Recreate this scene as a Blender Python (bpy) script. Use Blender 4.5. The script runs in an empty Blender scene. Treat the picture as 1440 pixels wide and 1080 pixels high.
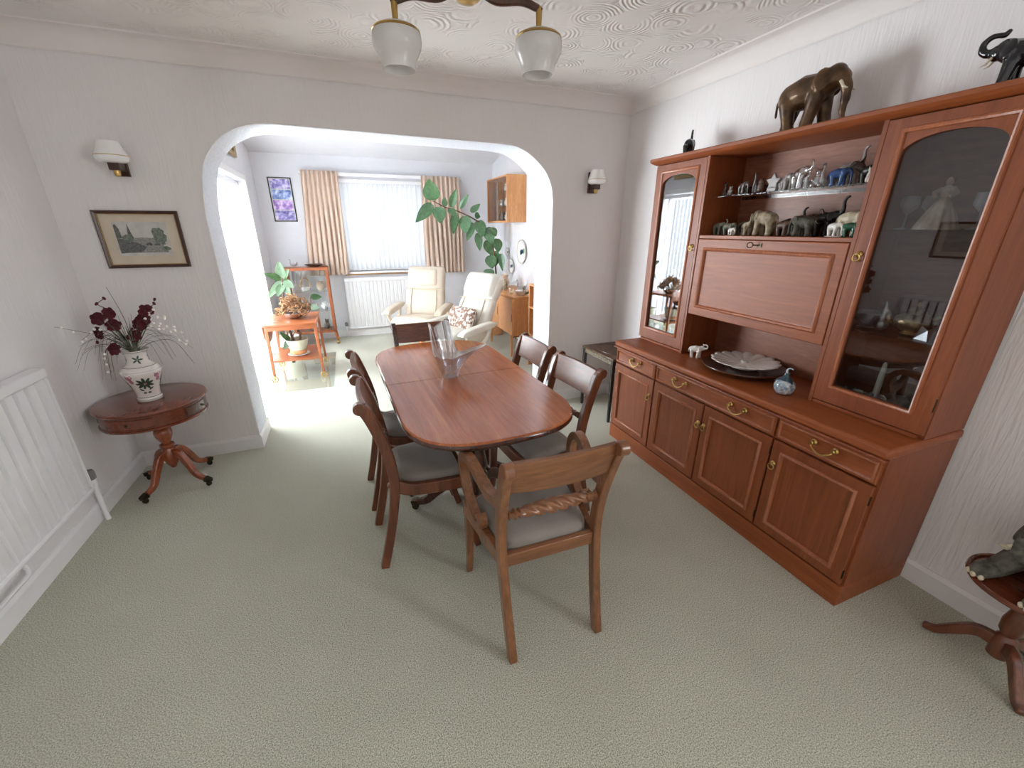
import bpy, bmesh, math, random
from mathutils import Vector, Matrix, Quaternion
random.seed(11)
SC = bpy.context.scene
C = SC.collection
PI = math.pi
R = math.radians

# ------------------------------------------------------------ camera
cam_d = bpy.data.cameras.new('camera')
cam_d.sensor_fit = 'HORIZONTAL'; cam_d.sensor_width = 36.0
cam_d.lens = 36.0 * 576.6 / 1440.0
cam_d.clip_start = 0.02
cam = bpy.data.objects.new('camera', cam_d); C.objects.link(cam)
cam.location = (0, 0, 1.5)
cam.rotation_euler = (R(90 - 20.73), 0, R(-21.26))
SC.camera = cam

# ------------------------------------------------------------ world, daylight, exposure
W = bpy.data.worlds.new('overcast_sky'); SC.world = W; W.use_nodes = True
W.node_tree.nodes['Background'].inputs[0].default_value = (0.86, 0.93, 1.0, 1)
W.node_tree.nodes['Background'].inputs[1].default_value = 0.9
def area(name, loc, rot, sx, sy, power, col):
    l = bpy.data.lights.new(name, 'AREA'); l.shape = 'RECTANGLE'; l.size = sx; l.size_y = sy
    l.energy = power; l.color = col
    o = bpy.data.objects.new(name, l); C.objects.link(o); o.location = loc; o.rotation_euler = rot
    return o
# daylight standing outside the garden window and the glazed garden door; fill lamp outside a made-up window behind the camera
area('daylight_back_window', (0.56, 6.95, 1.6), (R(-90), 0, 0), 1.7, 1.7, 3.5, (0.94, 0.975, 1.0))
area('daylight_garden_door', (-1.75, 4.7, 1.25), (0, R(-90), 0), 2.3, 2.3, 290, (0.92, 0.965, 1.0))
area('added_fill_light', (2.85, -1.4, 1.75), (0, R(90), 0), 1.5, 1.7, 118, (0.98, 0.985, 1.0))  # added lamp, brightens the dining room walls
SC.view_settings.view_transform = 'Standard'
SC.view_settings.look = 'None'
SC.view_settings.gamma = 1.0
SC.view_settings.use_curve_mapping = False
SC.view_settings.exposure = 0.92
SC.cycles.use_denoising = True
SC.cycles.caustics_reflective = False
SC.cycles.caustics_refractive = False
SC.cycles.sample_clamp_indirect = 6.0
SC.cycles.max_bounces = 10
SC.cycles.diffuse_bounces = 6
SC.cycles.transparent_max_bounces = 24

# ------------------------------------------------------------ materials
def new_mat(name):
    m = bpy.data.materials.new(name); m.use_nodes = True
    nt = m.node_tree; b = nt.nodes['Principled BSDF']
    return m, nt, b
def lin(c):
    return tuple(((x / 255) / 12.92 if x / 255 <= 0.04045 else ((x / 255 + 0.055) / 1.055) ** 2.4) for x in c) + (1,)
def setp(b, **k):
    for n, v in k.items():
        n = n.replace('_', ' ')
        if n in b.inputs: b.inputs[n].default_value = v
def N(nt, t, **k):
    n = nt.nodes.new(t)
    for a, v in k.items(): setattr(n, a, v)
    return n
def coords(nt, scale=(1, 1, 1), which='Object'):
    tc = N(nt, 'ShaderNodeTexCoord'); mp = N(nt, 'ShaderNodeMapping')
    mp.inputs['Scale'].default_value = scale
    nt.links.new(tc.outputs[which], mp.inputs['Vector'])
    return mp.outputs['Vector']
def ramp(nt, fac, stops):
    r = N(nt, 'ShaderNodeValToRGB'); e = r.color_ramp.elements
    while len(e) < len(stops): e.new(0.5)
    for i, (p, c) in enumerate(stops):
        e[i].position = p; e[i].color = c
    nt.links.new(fac, r.inputs['Fac'])
    return r.outputs['Color']
def bump(nt, b, h, strength=0.3, dist=0.01):
    n = N(nt, 'ShaderNodeBump'); n.inputs['Strength'].default_value = strength; n.inputs['Distance'].default_value = dist
    nt.links.new(h, n.inputs['Height']); nt.links.new(n.outputs['Normal'], b.inputs['Normal'])
def noise(nt, vec, scale=5, detail=4, rough=0.55, dist=0.0):
    n = N(nt, 'ShaderNodeTexNoise')
    n.inputs['Scale'].default_value = scale; n.inputs['Detail'].default_value = detail
    n.inputs['Roughness'].default_value = rough; n.inputs['Distortion'].default_value = dist
    nt.links.new(vec, n.inputs['Vector'])
    return n.outputs['Fac']
def plain(name, rgb, rough=0.5, metal=0.0, coat=0.0, var=0.06, vscale=12, bmp=0.0, bscale=80, **k):
    m, nt, b = new_mat(name)
    setp(b, Roughness=rough, Metallic=metal, Coat_Weight=coat, **k)
    c = lin(rgb); v = coords(nt)
    f = noise(nt, v, vscale, 3)
    lo = tuple(x * (1 - var) for x in c[:3]) + (1,); hi = tuple(min(1, x * (1 + var)) for x in c[:3]) + (1,)
    nt.links.new(ramp(nt, f, [(0.3, lo), (0.7, hi)]), b.inputs['Base Color'])
    if bmp: bump(nt, b, noise(nt, v, bscale, 4), bmp, 0.004)
    return m
def wood(name, dark, light, scale=(30, 30, 2.2), rough=0.32, coat=0.35, bmp=0.05, dist=1.2, fine=0.5):
    m, nt, b = new_mat(name)
    setp(b, Roughness=rough, Coat_Weight=coat, Coat_Roughness=0.18)
    v = coords(nt, scale)
    a = noise(nt, v, 1.0, 6, 0.62, dist)
    col = ramp(nt, a, [(0.28, lin(dark)), (0.55, tuple((x + y) / 2 for x, y in zip(lin(dark), lin(light)))), (0.78, lin(light))])
    v2 = coords(nt, tuple(s * 6 for s in scale)); g = noise(nt, v2, 1.0, 3)
    mx = N(nt, 'ShaderNodeMix', data_type='RGBA', blend_type='MULTIPLY'); mx.inputs['Factor'].default_value = fine
    nt.links.new(col, mx.inputs['A'])
    nt.links.new(ramp(nt, g, [(0.35, (0.62, 0.56, 0.52, 1)), (0.6, (1, 1, 1, 1))]), mx.inputs['B'])
    nt.links.new(mx.outputs['Result'], b.inputs['Base Color'])
    bump(nt, b, g, bmp, 0.002)
    return m
def thin_glass(name, tint=(0.97, 0.98, 0.98, 1), refl=0.0, ior=1.5):
    m = bpy.data.materials.new(name); m.use_nodes = True; nt = m.node_tree; nt.nodes.clear()
    out = N(nt, 'ShaderNodeOutputMaterial'); t = N(nt, 'ShaderNodeBsdfTransparent'); g = N(nt, 'ShaderNodeBsdfGlossy')
    t.inputs['Color'].default_value = tint; g.inputs['Roughness'].default_value = 0.01
    g.inputs['Color'].default_value = (1, 1, 1, 1)
    f = N(nt, 'ShaderNodeFresnel'); ge = N(nt, 'ShaderNodeNewGeometry')
    mi = N(nt, 'ShaderNodeMix', data_type='FLOAT'); mi.inputs['A'].default_value = ior; mi.inputs['B'].default_value = 1 / ior   # thin sheet: both faces reflect alike
    nt.links.new(ge.outputs['Backfacing'], mi.inputs['Factor']); nt.links.new(mi.outputs['Result'], f.inputs['IOR'])
    mr = N(nt, 'ShaderNodeMapRange'); mr.inputs['To Min'].default_value = refl
    nt.links.new(f.outputs['Fac'], mr.inputs['Value'])
    mx = N(nt, 'ShaderNodeMixShader')
    nt.links.new(mr.outputs['Result'], mx.inputs['Fac']); nt.links.new(t.outputs[0], mx.inputs[1]); nt.links.new(g.outputs[0], mx.inputs[2])
    nt.links.new(mx.outputs[0], out.inputs['Surface'])
    return m
def translucent(name, rgb, amount=0.5, rough=0.9):
    m, nt, b = new_mat(name)
    out = nt.nodes['Material Output']; setp(b, Roughness=rough)
    c = lin(rgb); f = noise(nt, coords(nt), 30, 3)
    nt.links.new(ramp(nt, f, [(0.3, tuple(x * 0.96 for x in c[:3]) + (1,)), (0.7, c)]), b.inputs['Base Color'])
    t = N(nt, 'ShaderNodeBsdfTranslucent'); t.inputs['Color'].default_value = c
    mx = N(nt, 'ShaderNodeMixShader'); mx.inputs['Fac'].default_value = amount
    nt.links.new(b.outputs[0], mx.inputs[1]); nt.links.new(t.outputs[0], mx.inputs[2]); nt.links.new(mx.outputs[0], out.inputs['Surface'])
    return m
def blotch(name, stops, scale=20, rough=0.5, metal=0.0, bmp=0.0, detail=4, coat=0.0):
    m, nt, b = new_mat(name); setp(b, Roughness=rough, Metallic=metal, Coat_Weight=coat)
    v = coords(nt); f = noise(nt, v, scale, detail)
    nt.links.new(ramp(nt, f, [(p, lin(c)) for p, c in stops]), b.inputs['Base Color'])
    if bmp: bump(nt, b, f, bmp, 0.004)
    return m

def make_wallpaper():
    m, nt, b = new_mat('embossed_wallpaper'); setp(b, Roughness=0.85, Specular_IOR_Level=0.2)
    b.inputs['Base Color'].default_value = lin((236, 233, 233))
    a = noise(nt, coords(nt, (42, 42, 3.5)), 1.0, 3, 0.5, 1.5)
    c = noise(nt, coords(nt, (130, 130, 14)), 1.0, 2)
    ad = N(nt, 'ShaderNodeMath', operation='MULTIPLY_ADD'); ad.inputs[1].default_value = 0.4
    nt.links.new(c, ad.inputs[0]); nt.links.new(a, ad.inputs[2])
    bump(nt, b, ad.outputs[0], 0.55, 0.006)
    return m
def make_artex():
    m, nt, b = new_mat('swirled_ceiling_plaster'); setp(b, Roughness=0.8, Specular_IOR_Level=0.25)
    b.inputs['Base Color'].default_value = lin((236, 232, 230))
    v = coords(nt)
    vo = N(nt, 'ShaderNodeTexVoronoi'); vo.inputs['Scale'].default_value = 5.5; nt.links.new(v, vo.inputs['Vector'])
    mu = N(nt, 'ShaderNodeMath', operation='MULTIPLY'); mu.inputs[1].default_value = 62
    nt.links.new(vo.outputs['Distance'], mu.inputs[0])
    ad = N(nt, 'ShaderNodeMath', operation='MULTIPLY_ADD'); ad.inputs[1].default_value = 9.0
    nt.links.new(noise(nt, v, 9, 4), ad.inputs[0]); nt.links.new(mu.outputs[0], ad.inputs[2])
    s = N(nt, 'ShaderNodeMath', operation='SINE'); nt.links.new(ad.outputs[0], s.inputs[0])
    mk = ramp(nt, noise(nt, v, 4.5, 2), [(0.44, (0, 0, 0, 1)), (0.62, (1, 1, 1, 1))])
    p = N(nt, 'ShaderNodeMath', operation='MULTIPLY'); nt.links.new(s.outputs[0], p.inputs[0]); nt.links.new(mk, p.inputs[1])
    bump(nt, b, p.outputs[0], 0.55, 0.006)
    return m
def make_carpet():
    m, nt, b = new_mat('wool_carpet'); setp(b, Roughness=1.0, Specular_IOR_Level=0.05, Sheen_Weight=0.25)
    v = coords(nt)
    f = noise(nt, v, 250, 3, 0.7)
    g = noise(nt, v, 2.2, 3)
    col = ramp(nt, f, [(0.34, lin((118, 117, 100))), (0.5, lin((196, 196, 178))), (0.66, lin((236, 236, 222)))])
    mx = N(nt, 'ShaderNodeMix', data_type='RGBA', blend_type='MULTIPLY'); mx.inputs['Factor'].default_value = 0.35
    nt.links.new(col, mx.inputs['A']); nt.links.new(ramp(nt, g, [(0.35, (0.8, 0.8, 0.78, 1)), (0.65, (1, 1, 1, 1))]), mx.inputs['B'])
    nt.links.new(mx.outputs['Result'], b.inputs['Base Color'])
    bump(nt, b, f, 0.5, 0.006)
    return m
M = {}
M['paper'] = make_wallpaper()
M['artex'] = make_artex()
M['carpet'] = make_carpet()
M['white'] = plain('white_gloss_paint', (240, 239, 240), 0.35, var=0.015)
M['whitewall'] = plain('white_emulsion', (224, 224, 228), 0.85, var=0.015, bmp=0.15, bscale=60)
M['reveal'] = plain('stippled_white_plaster', (222, 225, 234), 0.7, var=0.08, vscale=70, bmp=1.0, bscale=45)
M['radiator'] = plain('radiator_enamel', (240, 239, 240), 0.3, var=0.01)
M['mahog'] = wood('mahogany', (82, 42, 26), (140, 80, 50), (30, 30, 2.5), 0.28, 0.5)
M['mahog_y'] = wood('mahogany_long_grain', (158, 80, 42), (216, 132, 78), (26, 1.6, 26), 0.16, 0.15, 0.02, 1.0, 0.4)
M['mahog_x'] = wood('mahogany_cross_grain', (86, 44, 26), (150, 86, 52), (3.5, 22, 22), 0.36, 0.1, 0.04, 2.5)
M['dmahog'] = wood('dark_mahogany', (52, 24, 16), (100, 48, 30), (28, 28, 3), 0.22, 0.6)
M['drumtop'] = wood('drum_table_mahogany', (92, 40, 24), (140, 70, 44), (18, 2.5, 18), 0.22, 0.6)
M['drumped'] = wood('drum_pedestal_mahogany', (124, 58, 32), (176, 96, 58), (26, 26, 4), 0.25, 0.6)
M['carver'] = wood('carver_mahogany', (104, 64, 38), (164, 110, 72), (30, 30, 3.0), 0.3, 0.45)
M['carver_x'] = wood('carver_mahogany_rail', (104, 64, 38), (160, 106, 68), (2.2, 26, 26), 0.3, 0.45)
M['teak'] = wood('sideboard_teak', (124, 62, 31), (158, 86, 46), (30, 30, 2.2), 0.45, 0.05, 0.03, 1.2, 0.3)
M['bead'] = wood('sideboard_bead_moulding', (156, 88, 56), (190, 118, 80), (20, 20, 3), 0.4, 0.15)
M['teak_x'] = wood('sideboard_teak_lengthwise', (134, 68, 32), (172, 94, 48), (2.2, 30, 30), 0.45, 0.0, 0.03, 1.2, 0.3)
M['teak_dark'] = wood('sideboard_edge_moulding', (120, 58, 32), (164, 88, 54), (20, 20, 3), 0.5, 0.05)
M['teak_back'] = wood('sideboard_back_board', (128, 78, 56), (168, 110, 84), (3, 20, 22), 0.5, 0.1)
M['oak'] = wood('golden_oak', (196, 132, 78), (224, 166, 110), (26, 26, 3), 0.45, 0.1)
M['trolley'] = wood('trolley_teak', (150, 80, 42), (186, 110, 66), (3, 24, 24), 0.35, 0.25)
M['cabframe'] = wood('cabinet_teak', (140, 76, 42), (176, 104, 62), (26, 26, 4), 0.4, 0.2)
M['ebony'] = plain('black_lacquer', (26, 22, 20), 0.35, coat=0.3)
M['brass'] = plain('brass', (196, 164, 100), 0.28, 1.0, var=0.08)
M['dbrass'] = plain('aged_brass', (70, 62, 48), 0.4, 1.0, var=0.2)
M['chrome'] = plain('polished_chrome', (200, 200, 204), 0.12, 1.0)
M['seat'] = plain('grey_velvet_seat', (136, 128, 121), 0.9, var=0.12, vscale=8, bmp=0.1, Sheen_Weight=0.4)
M['leather'] = plain('cream_leather', (206, 192, 174), 0.5, var=0.05, vscale=6, bmp=0.3, bscale=22)
M['wleather'] = plain('ivory_leather', (216, 210, 198), 0.5, var=0.05, vscale=6, bmp=0.3, bscale=22)
M['piping'] = plain('leather_piping', (205, 190, 165), 0.55)
M['glass'] = thin_glass('clear_pane')
M['doorglass'] = thin_glass('sideboard_pane', (0.78, 0.8, 0.82, 1), 0.03, 1.6)
M['mirror'] = thin_glass('bright_reflecting_pane', (0.6, 0.62, 0.64, 1), 0.24, 1.6)
M['shelfglass'] = thin_glass('shelf_glass', (0.9, 0.94, 0.93, 1), 0.0, 1.3)
M['mat'] = thin_glass('clear_plastic', (0.94, 0.95, 0.94, 1), 0.02)
def crystal_mat(name, col, rough=0.0, ior=1.5):
    m, nt, b = new_mat(name)
    setp(b, Roughness=rough, Transmission_Weight=1.0, IOR=ior); b.inputs['Base Color'].default_value = col
    return m
M['crystal'] = thin_glass('lead_crystal', (0.82, 0.85, 0.88, 1), 0.24, 2.3)
M['frosted'] = plain('frosted_crystal', (176, 168, 166), 0.3, var=0.1, Transmission_Weight=0.35)
M['bluecrystal'] = plain('blue_crystal', (52, 88, 150), 0.15, var=0.3, vscale=60, Transmission_Weight=0.3)
M['shade'] = translucent('opal_glass_shade', (240, 238, 236), 0.3, 0.2)
M['shadewhite'] = plain('white_glass_shade', (248, 247, 246), 0.2, coat=0.4, var=0.01)
M['cove'] = plain('cove_emulsion', (236, 231, 229), 0.85, var=0.01)
M['slat'] = translucent('blind_fabric', (245, 246, 248), 0.6)
M['curtain'] = translucent('beige_curtain_fabric', (240, 222, 206), 0.4)
M['leaf'] = blotch('rubber_leaf', [(0.3, (58, 96, 62)), (0.7, (96, 136, 92))], 6, 0.28, coat=0.3)
M['leafpale'] = blotch('variegated_leaf', [(0.35, (36, 62, 32)), (0.6, (64, 92, 52))], 9, 0.35)
M['stem'] = plain('plant_stem', (104, 74, 58), 0.7)
M['dried'] = blotch('dried_foliage', [(0.3, (92, 62, 40)), (0.5, (150, 108, 74)), (0.7, (132, 122, 84))], 14, 0.8)
M['terra'] = plain('terracotta', (206, 148, 98), 0.7)
M['pot'] = blotch('glazed_pot', [(0.3, (214, 208, 180)), (0.7, (190, 206, 190))], 5, 0.3, coat=0.4)
M['saucer'] = plain('white_china', (238, 236, 232), 0.2, coat=0.4, var=0.02)
M['porcelain'] = plain('white_porcelain', (226, 220, 214), 0.22, coat=0.5, var=0.05)
M['green_paint'] = plain('painted_leaf_green', (52, 72, 58), 0.3, coat=0.3, var=0.3, vscale=60)
M['pink_paint'] = plain('painted_blossom_pink', (168, 106, 124), 0.3, coat=0.3, var=0.25, vscale=60)
M['dark_paint'] = plain('painted_border_slate', (74, 78, 80), 0.3, coat=0.3, var=0.3, vscale=90)
M['petal'] = plain('burgundy_silk_petal', (84, 22, 34), 0.75, var=0.3, vscale=30)
M['grass'] = blotch('artificial_grass', [(0.35, (74, 84, 62)), (0.65, (140, 142, 122))], 30, 0.6)
M['twig'] = plain('dark_twig', (58, 50, 44), 0.8)
M['pearl'] = plain('pearl_bead', (246, 242, 236), 0.2, coat=0.6)
M['frame'] = wood('picture_frame_wood', (54, 32, 22), (92, 54, 36), (20, 20, 6), 0.4, 0.3)
M['gilt'] = plain('gilt_frame', (176, 148, 104), 0.4, 0.7, var=0.2, vscale=40)
M['mount'] = plain('cream_mount_board', (214, 202, 184), 0.9)
M['printpaper'] = blotch('print_paper', [(0.35, (196, 194, 190)), (0.65, (214, 212, 208))], 18, 0.8)
M['ink1'] = blotch('print_ink_dark', [(0.35, (84, 86, 88)), (0.65, (128, 128, 126))], 120, 0.9)
M['ink2'] = blotch('print_ink_mid', [(0.35, (130, 130, 128)), (0.65, (168, 168, 164))], 120, 0.9)
M['inkgreen'] = blotch('print_ink_foliage', [(0.35, (92, 104, 92)), (0.65, (140, 148, 138))], 120, 0.9)
M['panelblue1'] = blotch('print_violet_scene', [(0.36, (74, 68, 140)), (0.5, (150, 140, 206)), (0.62, (226, 218, 240))], 16, 0.4)
M['panelblue2'] = blotch('print_blue_scene', [(0.36, (66, 84, 158)), (0.5, (140, 164, 218)), (0.62, (224, 232, 246))], 16, 0.4)
M['panelpurple'] = blotch('print_mauve_scene', [(0.36, (120, 84, 168)), (0.5, (186, 150, 214)), (0.62, (236, 214, 240))], 16, 0.4)
M['bronze'] = blotch('bronze_patina', [(0.35, (60, 42, 28)), (0.65, (112, 84, 56))], 14, 0.38, 0.35, 0.2)
M['blackresin'] = plain('black_polished_stone', (14, 14, 15), 0.25, coat=0.3)
M['navy'] = plain('blue_black_glaze', (14, 16, 26), 0.2, coat=0.5, var=0.3)
M['stone'] = blotch('carved_grey_stone', [(0.35, (62, 60, 54)), (0.65, (112, 108, 98))], 30, 0.75, 0, 0.5)
M['ivory'] = plain('ivory_resin', (206, 194, 168), 0.4, var=0.15, vscale=40)
M['beige'] = blotch('weathered_beige_resin', [(0.35, (112, 98, 78)), (0.65, (178, 164, 138))], 34, 0.6, 0, 0.3)
M['greygreen'] = blotch('grey_green_resin', [(0.35, (72, 74, 64)), (0.65, (132, 130, 114))], 40, 0.55, 0, 0.3)
M['brownresin'] = blotch('brown_resin', [(0.35, (56, 38, 28)), (0.65, (108, 80, 62))], 40, 0.45)
M['charcoal'] = plain('charcoal_resin', (32, 30, 29), 0.35, var=0.3, vscale=40)
M['jade'] = plain('green_glass_figure', (28, 92, 66), 0.15, coat=0.5, var=0.4, vscale=60)
M['whiteglaze'] = plain('white_glazed_figure', (222, 218, 212), 0.25, coat=0.4)
M['bluewhite'] = blotch('blue_white_mottled_glass', [(0.4, (120, 140, 156)), (0.55, (190, 200, 208)), (0.7, (226, 230, 232))], 60, 0.2, coat=0.4)
M['teal'] = plain('dark_teal_glass', (34, 66, 80), 0.15, coat=0.5)
M['charger'] = wood('dark_wooden_platter', (66, 36, 22), (112, 64, 40), (14, 14, 14), 0.3, 0.4)
M['gold'] = plain('ornate_gold_metal', (186, 160, 120), 0.3, 0.9, var=0.3, vscale=60, bmp=0.5, bscale=90)
M['silver'] = plain('silver_metal', (200, 198, 196), 0.3, 0.9, var=0.15, vscale=60)
M['dress'] = blotch('cream_silk_dress', [(0.35, (168, 140, 120)), (0.65, (222, 204, 184))], 10, 0.7)
M['skin'] = plain('doll_face', (176, 140, 122), 0.6)
M['hair'] = plain('doll_hair', (104, 74, 56), 0.7)
M['wax'] = plain('cream_wax', (226, 216, 196), 0.5)
M['cushion'] = blotch('brown_white_cushion', [(0.42, (128, 98, 84)), (0.5, (150, 120, 104)), (0.56, (240, 234, 224))], 30, 0.9)
M['teatop'] = blotch('carved_table_top', [(0.35, (58, 40, 28)), (0.65, (104, 76, 54))], 30, 0.35, 0, 0.4)
M['carved'] = blotch('carved_gilt_apron', [(0.4, (46, 40, 32)), (0.55, (128, 116, 92)), (0.68, (176, 166, 140))], 110, 0.5, 0, 0.6)
M['redbox'] = plain('red_lacquer', (150, 70, 52), 0.4)
M['rubber'] = plain('black_rubber', (30, 30, 30), 0.7)
M['greyplastic'] = plain('grey_plastic', (120, 120, 120), 0.5)
M['dusky'] = blotch('dark_glass_figure', [(0.35, (46, 40, 40)), (0.65, (96, 84, 80))], 60, 0.2, coat=0.4)
M['chinaflower'] = blotch('china_flower_print', [(0.44, (240, 240, 238)), (0.56, (236, 238, 238)), (0.62, (120, 160, 190)), (0.72, (110, 150, 90))], 26, 0.2, coat=0.4)
M['sill'] = wood('varnished_sill', (150, 116, 78), (188, 152, 108), (3, 24, 24), 0.4)

# ------------------------------------------------------------ mesh builder
def V(*a): return Vector(a)
def cr(pts, n=6):
    """Catmull-Rom through points of any dimension"""
    P = [Vector(p) for p in pts]; P = [P[0] * 2 - P[1]] + P + [P[-1] * 2 - P[-2]]
    out = []
    for i in range(1, len(P) - 2):
        p0, p1, p2, p3 = P[i - 1:i + 3]
        for k in range(n):
            t = k / n
            out.append(0.5 * ((2 * p1) + (p2 - p0) * t + (2 * p0 - 5 * p1 + 4 * p2 - p3) * t * t + (3 * p1 - p0 - 3 * p2 + p3) * t ** 3))
    out.append(P[-2].copy())
    return out
class MB:
    def __init__(s): s.v = []; s.f = []; s.mi = []; s.cur = 0
    def add(s, vs, fs, mtx=None):
        o = len(s.v)
        for p in vs:
            p = Vector(p); s.v.append(tuple(mtx @ p) if mtx else tuple(p))
        for f in fs: s.f.append(tuple(i + o for i in f)); s.mi.append(s.cur)
        return s
    def box(s, x0, x1, y0, y1, z0, z1, mtx=None):
        return s.add([(x0, y0, z0), (x1, y0, z0), (x1, y1, z0), (x0, y1, z0), (x0, y0, z1), (x1, y0, z1), (x1, y1, z1), (x0, y1, z1)],
                     [(0, 3, 2, 1), (4, 5, 6, 7), (0, 1, 5, 4), (1, 2, 6, 5), (2, 3, 7, 6), (3, 0, 4, 7)], mtx)
    def loft(s, rings, cap=True, closed=False, mtx=None):
        n = len(rings[0]); vs = [p for r in rings for p in r]; fs = []
        m = len(rings)
        for i in range(m if closed else m - 1):
            a, b = i * n, ((i + 1) % m) * n
            for k in range(n): fs.append((a + k, a + (k + 1) % n, b + (k + 1) % n, b + k))
        if cap and not closed:
            fs.append(tuple(reversed(range(n)))); fs.append(tuple((m - 1) * n + k for k in range(n)))
        return s.add(vs, fs, mtx)
    def tube(s, pts, r, n=10, cap=True, closed=False, mtx=None):
        P = [Vector(p) for p in pts]; m = len(P)
        rr = r if isinstance(r, (list, tuple)) else [r] * m
        if len(rr) != m:
            rr = [rr[min(len(rr) - 2, int(i / (m - 1) * (len(rr) - 1)))] * (1 - ((i / (m - 1) * (len(rr) - 1)) - min(len(rr) - 2, int(i / (m - 1) * (len(rr) - 1))))) +
                  rr[min(len(rr) - 2, int(i / (m - 1) * (len(rr) - 1))) + 1] * ((i / (m - 1) * (len(rr) - 1)) - min(len(rr) - 2, int(i / (m - 1) * (len(rr) - 1)))) for i in range(m)]
        T = []
        for i in range(m):
            a = P[(i - 1) % m] if (closed or i > 0) else P[i]; b = P[(i + 1) % m] if (closed or i < m - 1) else P[i]
            t = b - a; T.append(t.normalized() if t.length > 1e-9 else V(0, 0, 1))
        u = T[0].orthogonal().normalized(); rings = []
        for i in range(m):
            if i: u = T[i - 1].rotation_difference(T[i]) @ u
            u = (u - T[i] * u.dot(T[i])).normalized(); w = T[i].cross(u)
            rings.append([P[i] + (u * math.cos(2 * PI * k / n) + w * math.sin(2 * PI * k / n)) * rr[i] for k in range(n)])
        return s.loft(rings, cap, closed, mtx)
    def sweep(s, pts, side, w, h, mtx=None, closed=False):
        """rectangular section: w along the fixed side vector, h across the path"""
        P = [Vector(p) for p in pts]; m = len(P); side = Vector(side).normalized(); rings = []
        for i in range(m):
            a = P[(i - 1) % m] if (closed or i > 0) else P[i]; b = P[(i + 1) % m] if (closed or i < m - 1) else P[i]
            t = (b - a).normalized(); nrm = side.cross(t).normalized()
            f = i / max(1, m - 1)
            ww = (w[0] + (w[1] - w[0]) * f if isinstance(w, tuple) else w) / 2; hh = (h[0] + (h[1] - h[0]) * f if isinstance(h, tuple) else h) / 2
            rings.append([P[i] + side * sx * ww + nrm * sy * hh for sx, sy in ((-1, -1), (1, -1), (1, 1), (-1, 1))])
        return s.loft(rings, not closed, closed, mtx)
    def lathe(s, prof, n=24, c=(0, 0, 0), mtx=None, sx=1, sy=1, cap=True):
        c = Vector(c)
        rings = [[c + V(max(r, 1e-4) * math.cos(2 * PI * k / n) * sx, max(r, 1e-4) * math.sin(2 * PI * k / n) * sy, z) for k in range(n)] for r, z in prof]
        return s.loft(rings, cap, False, mtx)
    def cyl(s, p0, p1, r0, r1=None, n=14, mtx=None):
        return s.tube([p0, p1], [r0, r0 if r1 is None else r1], n, mtx=mtx)
    def ell(s, c, rx, ry, rz, n=14, m=8, mtx=None):
        c = Vector(c)
        rings = [[c + V(rx * math.sin(PI * j / m) * math.cos(2 * PI * k / n), ry * math.sin(PI * j / m) * math.sin(2 * PI * k / n), -rz * math.cos(PI * j / m)) if 0 < j < m
                  else c + V(1e-4 * math.cos(2 * PI * k / n), 1e-4 * math.sin(2 * PI * k / n), -rz * math.cos(PI * j / m)) for k in range(n)] for j in range(m + 1)]
        return s.loft(rings, True, False, mtx)
    def prism(s, poly, plane, a, b, mtx=None):
        """extrude a 2-d polygon; plane 'xz' extrudes in y, 'xy' in z, 'yz' in x"""
        def q(p, t): return {'xz': (p[0], t, p[1]), 'xy': (p[0], p[1], t), 'yz': (t, p[0], p[1])}[plane]
        n = len(poly)
        return s.add([q(p, a) for p in poly] + [q(p, b) for p in poly],
                     [tuple(range(n)), tuple(reversed(range(n, 2 * n)))] + [(k, k + n, (k + 1) % n + n, (k + 1) % n) for k in range(n)], mtx)
    def grid(s, fn, nu, nv, mtx=None, closeu=False):
        vs = [fn(i / nu, j / nv) for j in range(nv + 1) for i in range(nu + 1)]
        return s.add(vs, [(j * (nu + 1) + i, j * (nu + 1) + i + 1, (j + 1) * (nu + 1) + i + 1, (j + 1) * (nu + 1) + i) for j in range(nv) for i in range(nu)], mtx)
    def panel(s, x0, x1, z0, z1, y, rings, back=None):
        """stepped front facing -y; rings of (inset, y offset); closed at the back"""
        rr = [[(x0 + i, y + d, z0 + i), (x1 - i, y + d, z0 + i), (x1 - i, y + d, z1 - i), (x0 + i, y + d, z1 - i)] for i, d in rings]
        return s.loft(rr, True)
    def mesh(s, name, mats, smooth=35):
        me = bpy.data.meshes.new(name); me.from_pydata(s.v, [], s.f)
        for m in (mats if isinstance(mats, (list, tuple)) else [mats]): me.materials.append(M[m] if isinstance(m, str) else m)
        if any(s.mi): me.polygons.foreach_set('material_index', s.mi)
        bm = bmesh.new(); bm.from_mesh(me); bmesh.ops.recalc_face_normals(bm, faces=bm.faces); bm.to_mesh(me); bm.free()
        if smooth:
            me.shade_smooth(); me.set_sharp_from_angle(angle=R(smooth))
        me.update()
        return me
    def build(s, name, mats, parent=None, bevel=0, smooth=35, sub=0, solid=0, loc=None, rot=None):
        return put(name, s.mesh(name, mats, smooth), parent, bevel, sub, solid, loc, rot)
def put(name, me, parent=None, bevel=0, sub=0, solid=0, loc=None, rot=None):
    o = bpy.data.objects.new(name, me); C.objects.link(o)
    if parent: o.parent = parent
    if loc is not None: o.location = loc
    if rot is not None: o.rotation_euler = rot
    if solid:
        k = o.modifiers.new('solidify', 'SOLIDIFY'); k.thickness = solid; k.offset = 0
    if bevel:
        k = o.modifiers.new('bevel', 'BEVEL'); k.width = bevel; k.segments = 2; k.limit_method = 'ANGLE'; k.angle_limit = R(40)
    if sub:
        k = o.modifiers.new('subdivision', 'SUBSURF'); k.levels = sub; k.render_levels = sub
    return o
def tag(o, label, cat, group=None):
    o['label'] = label; o['category'] = cat
    if group: o['group'] = group
    return o
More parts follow.
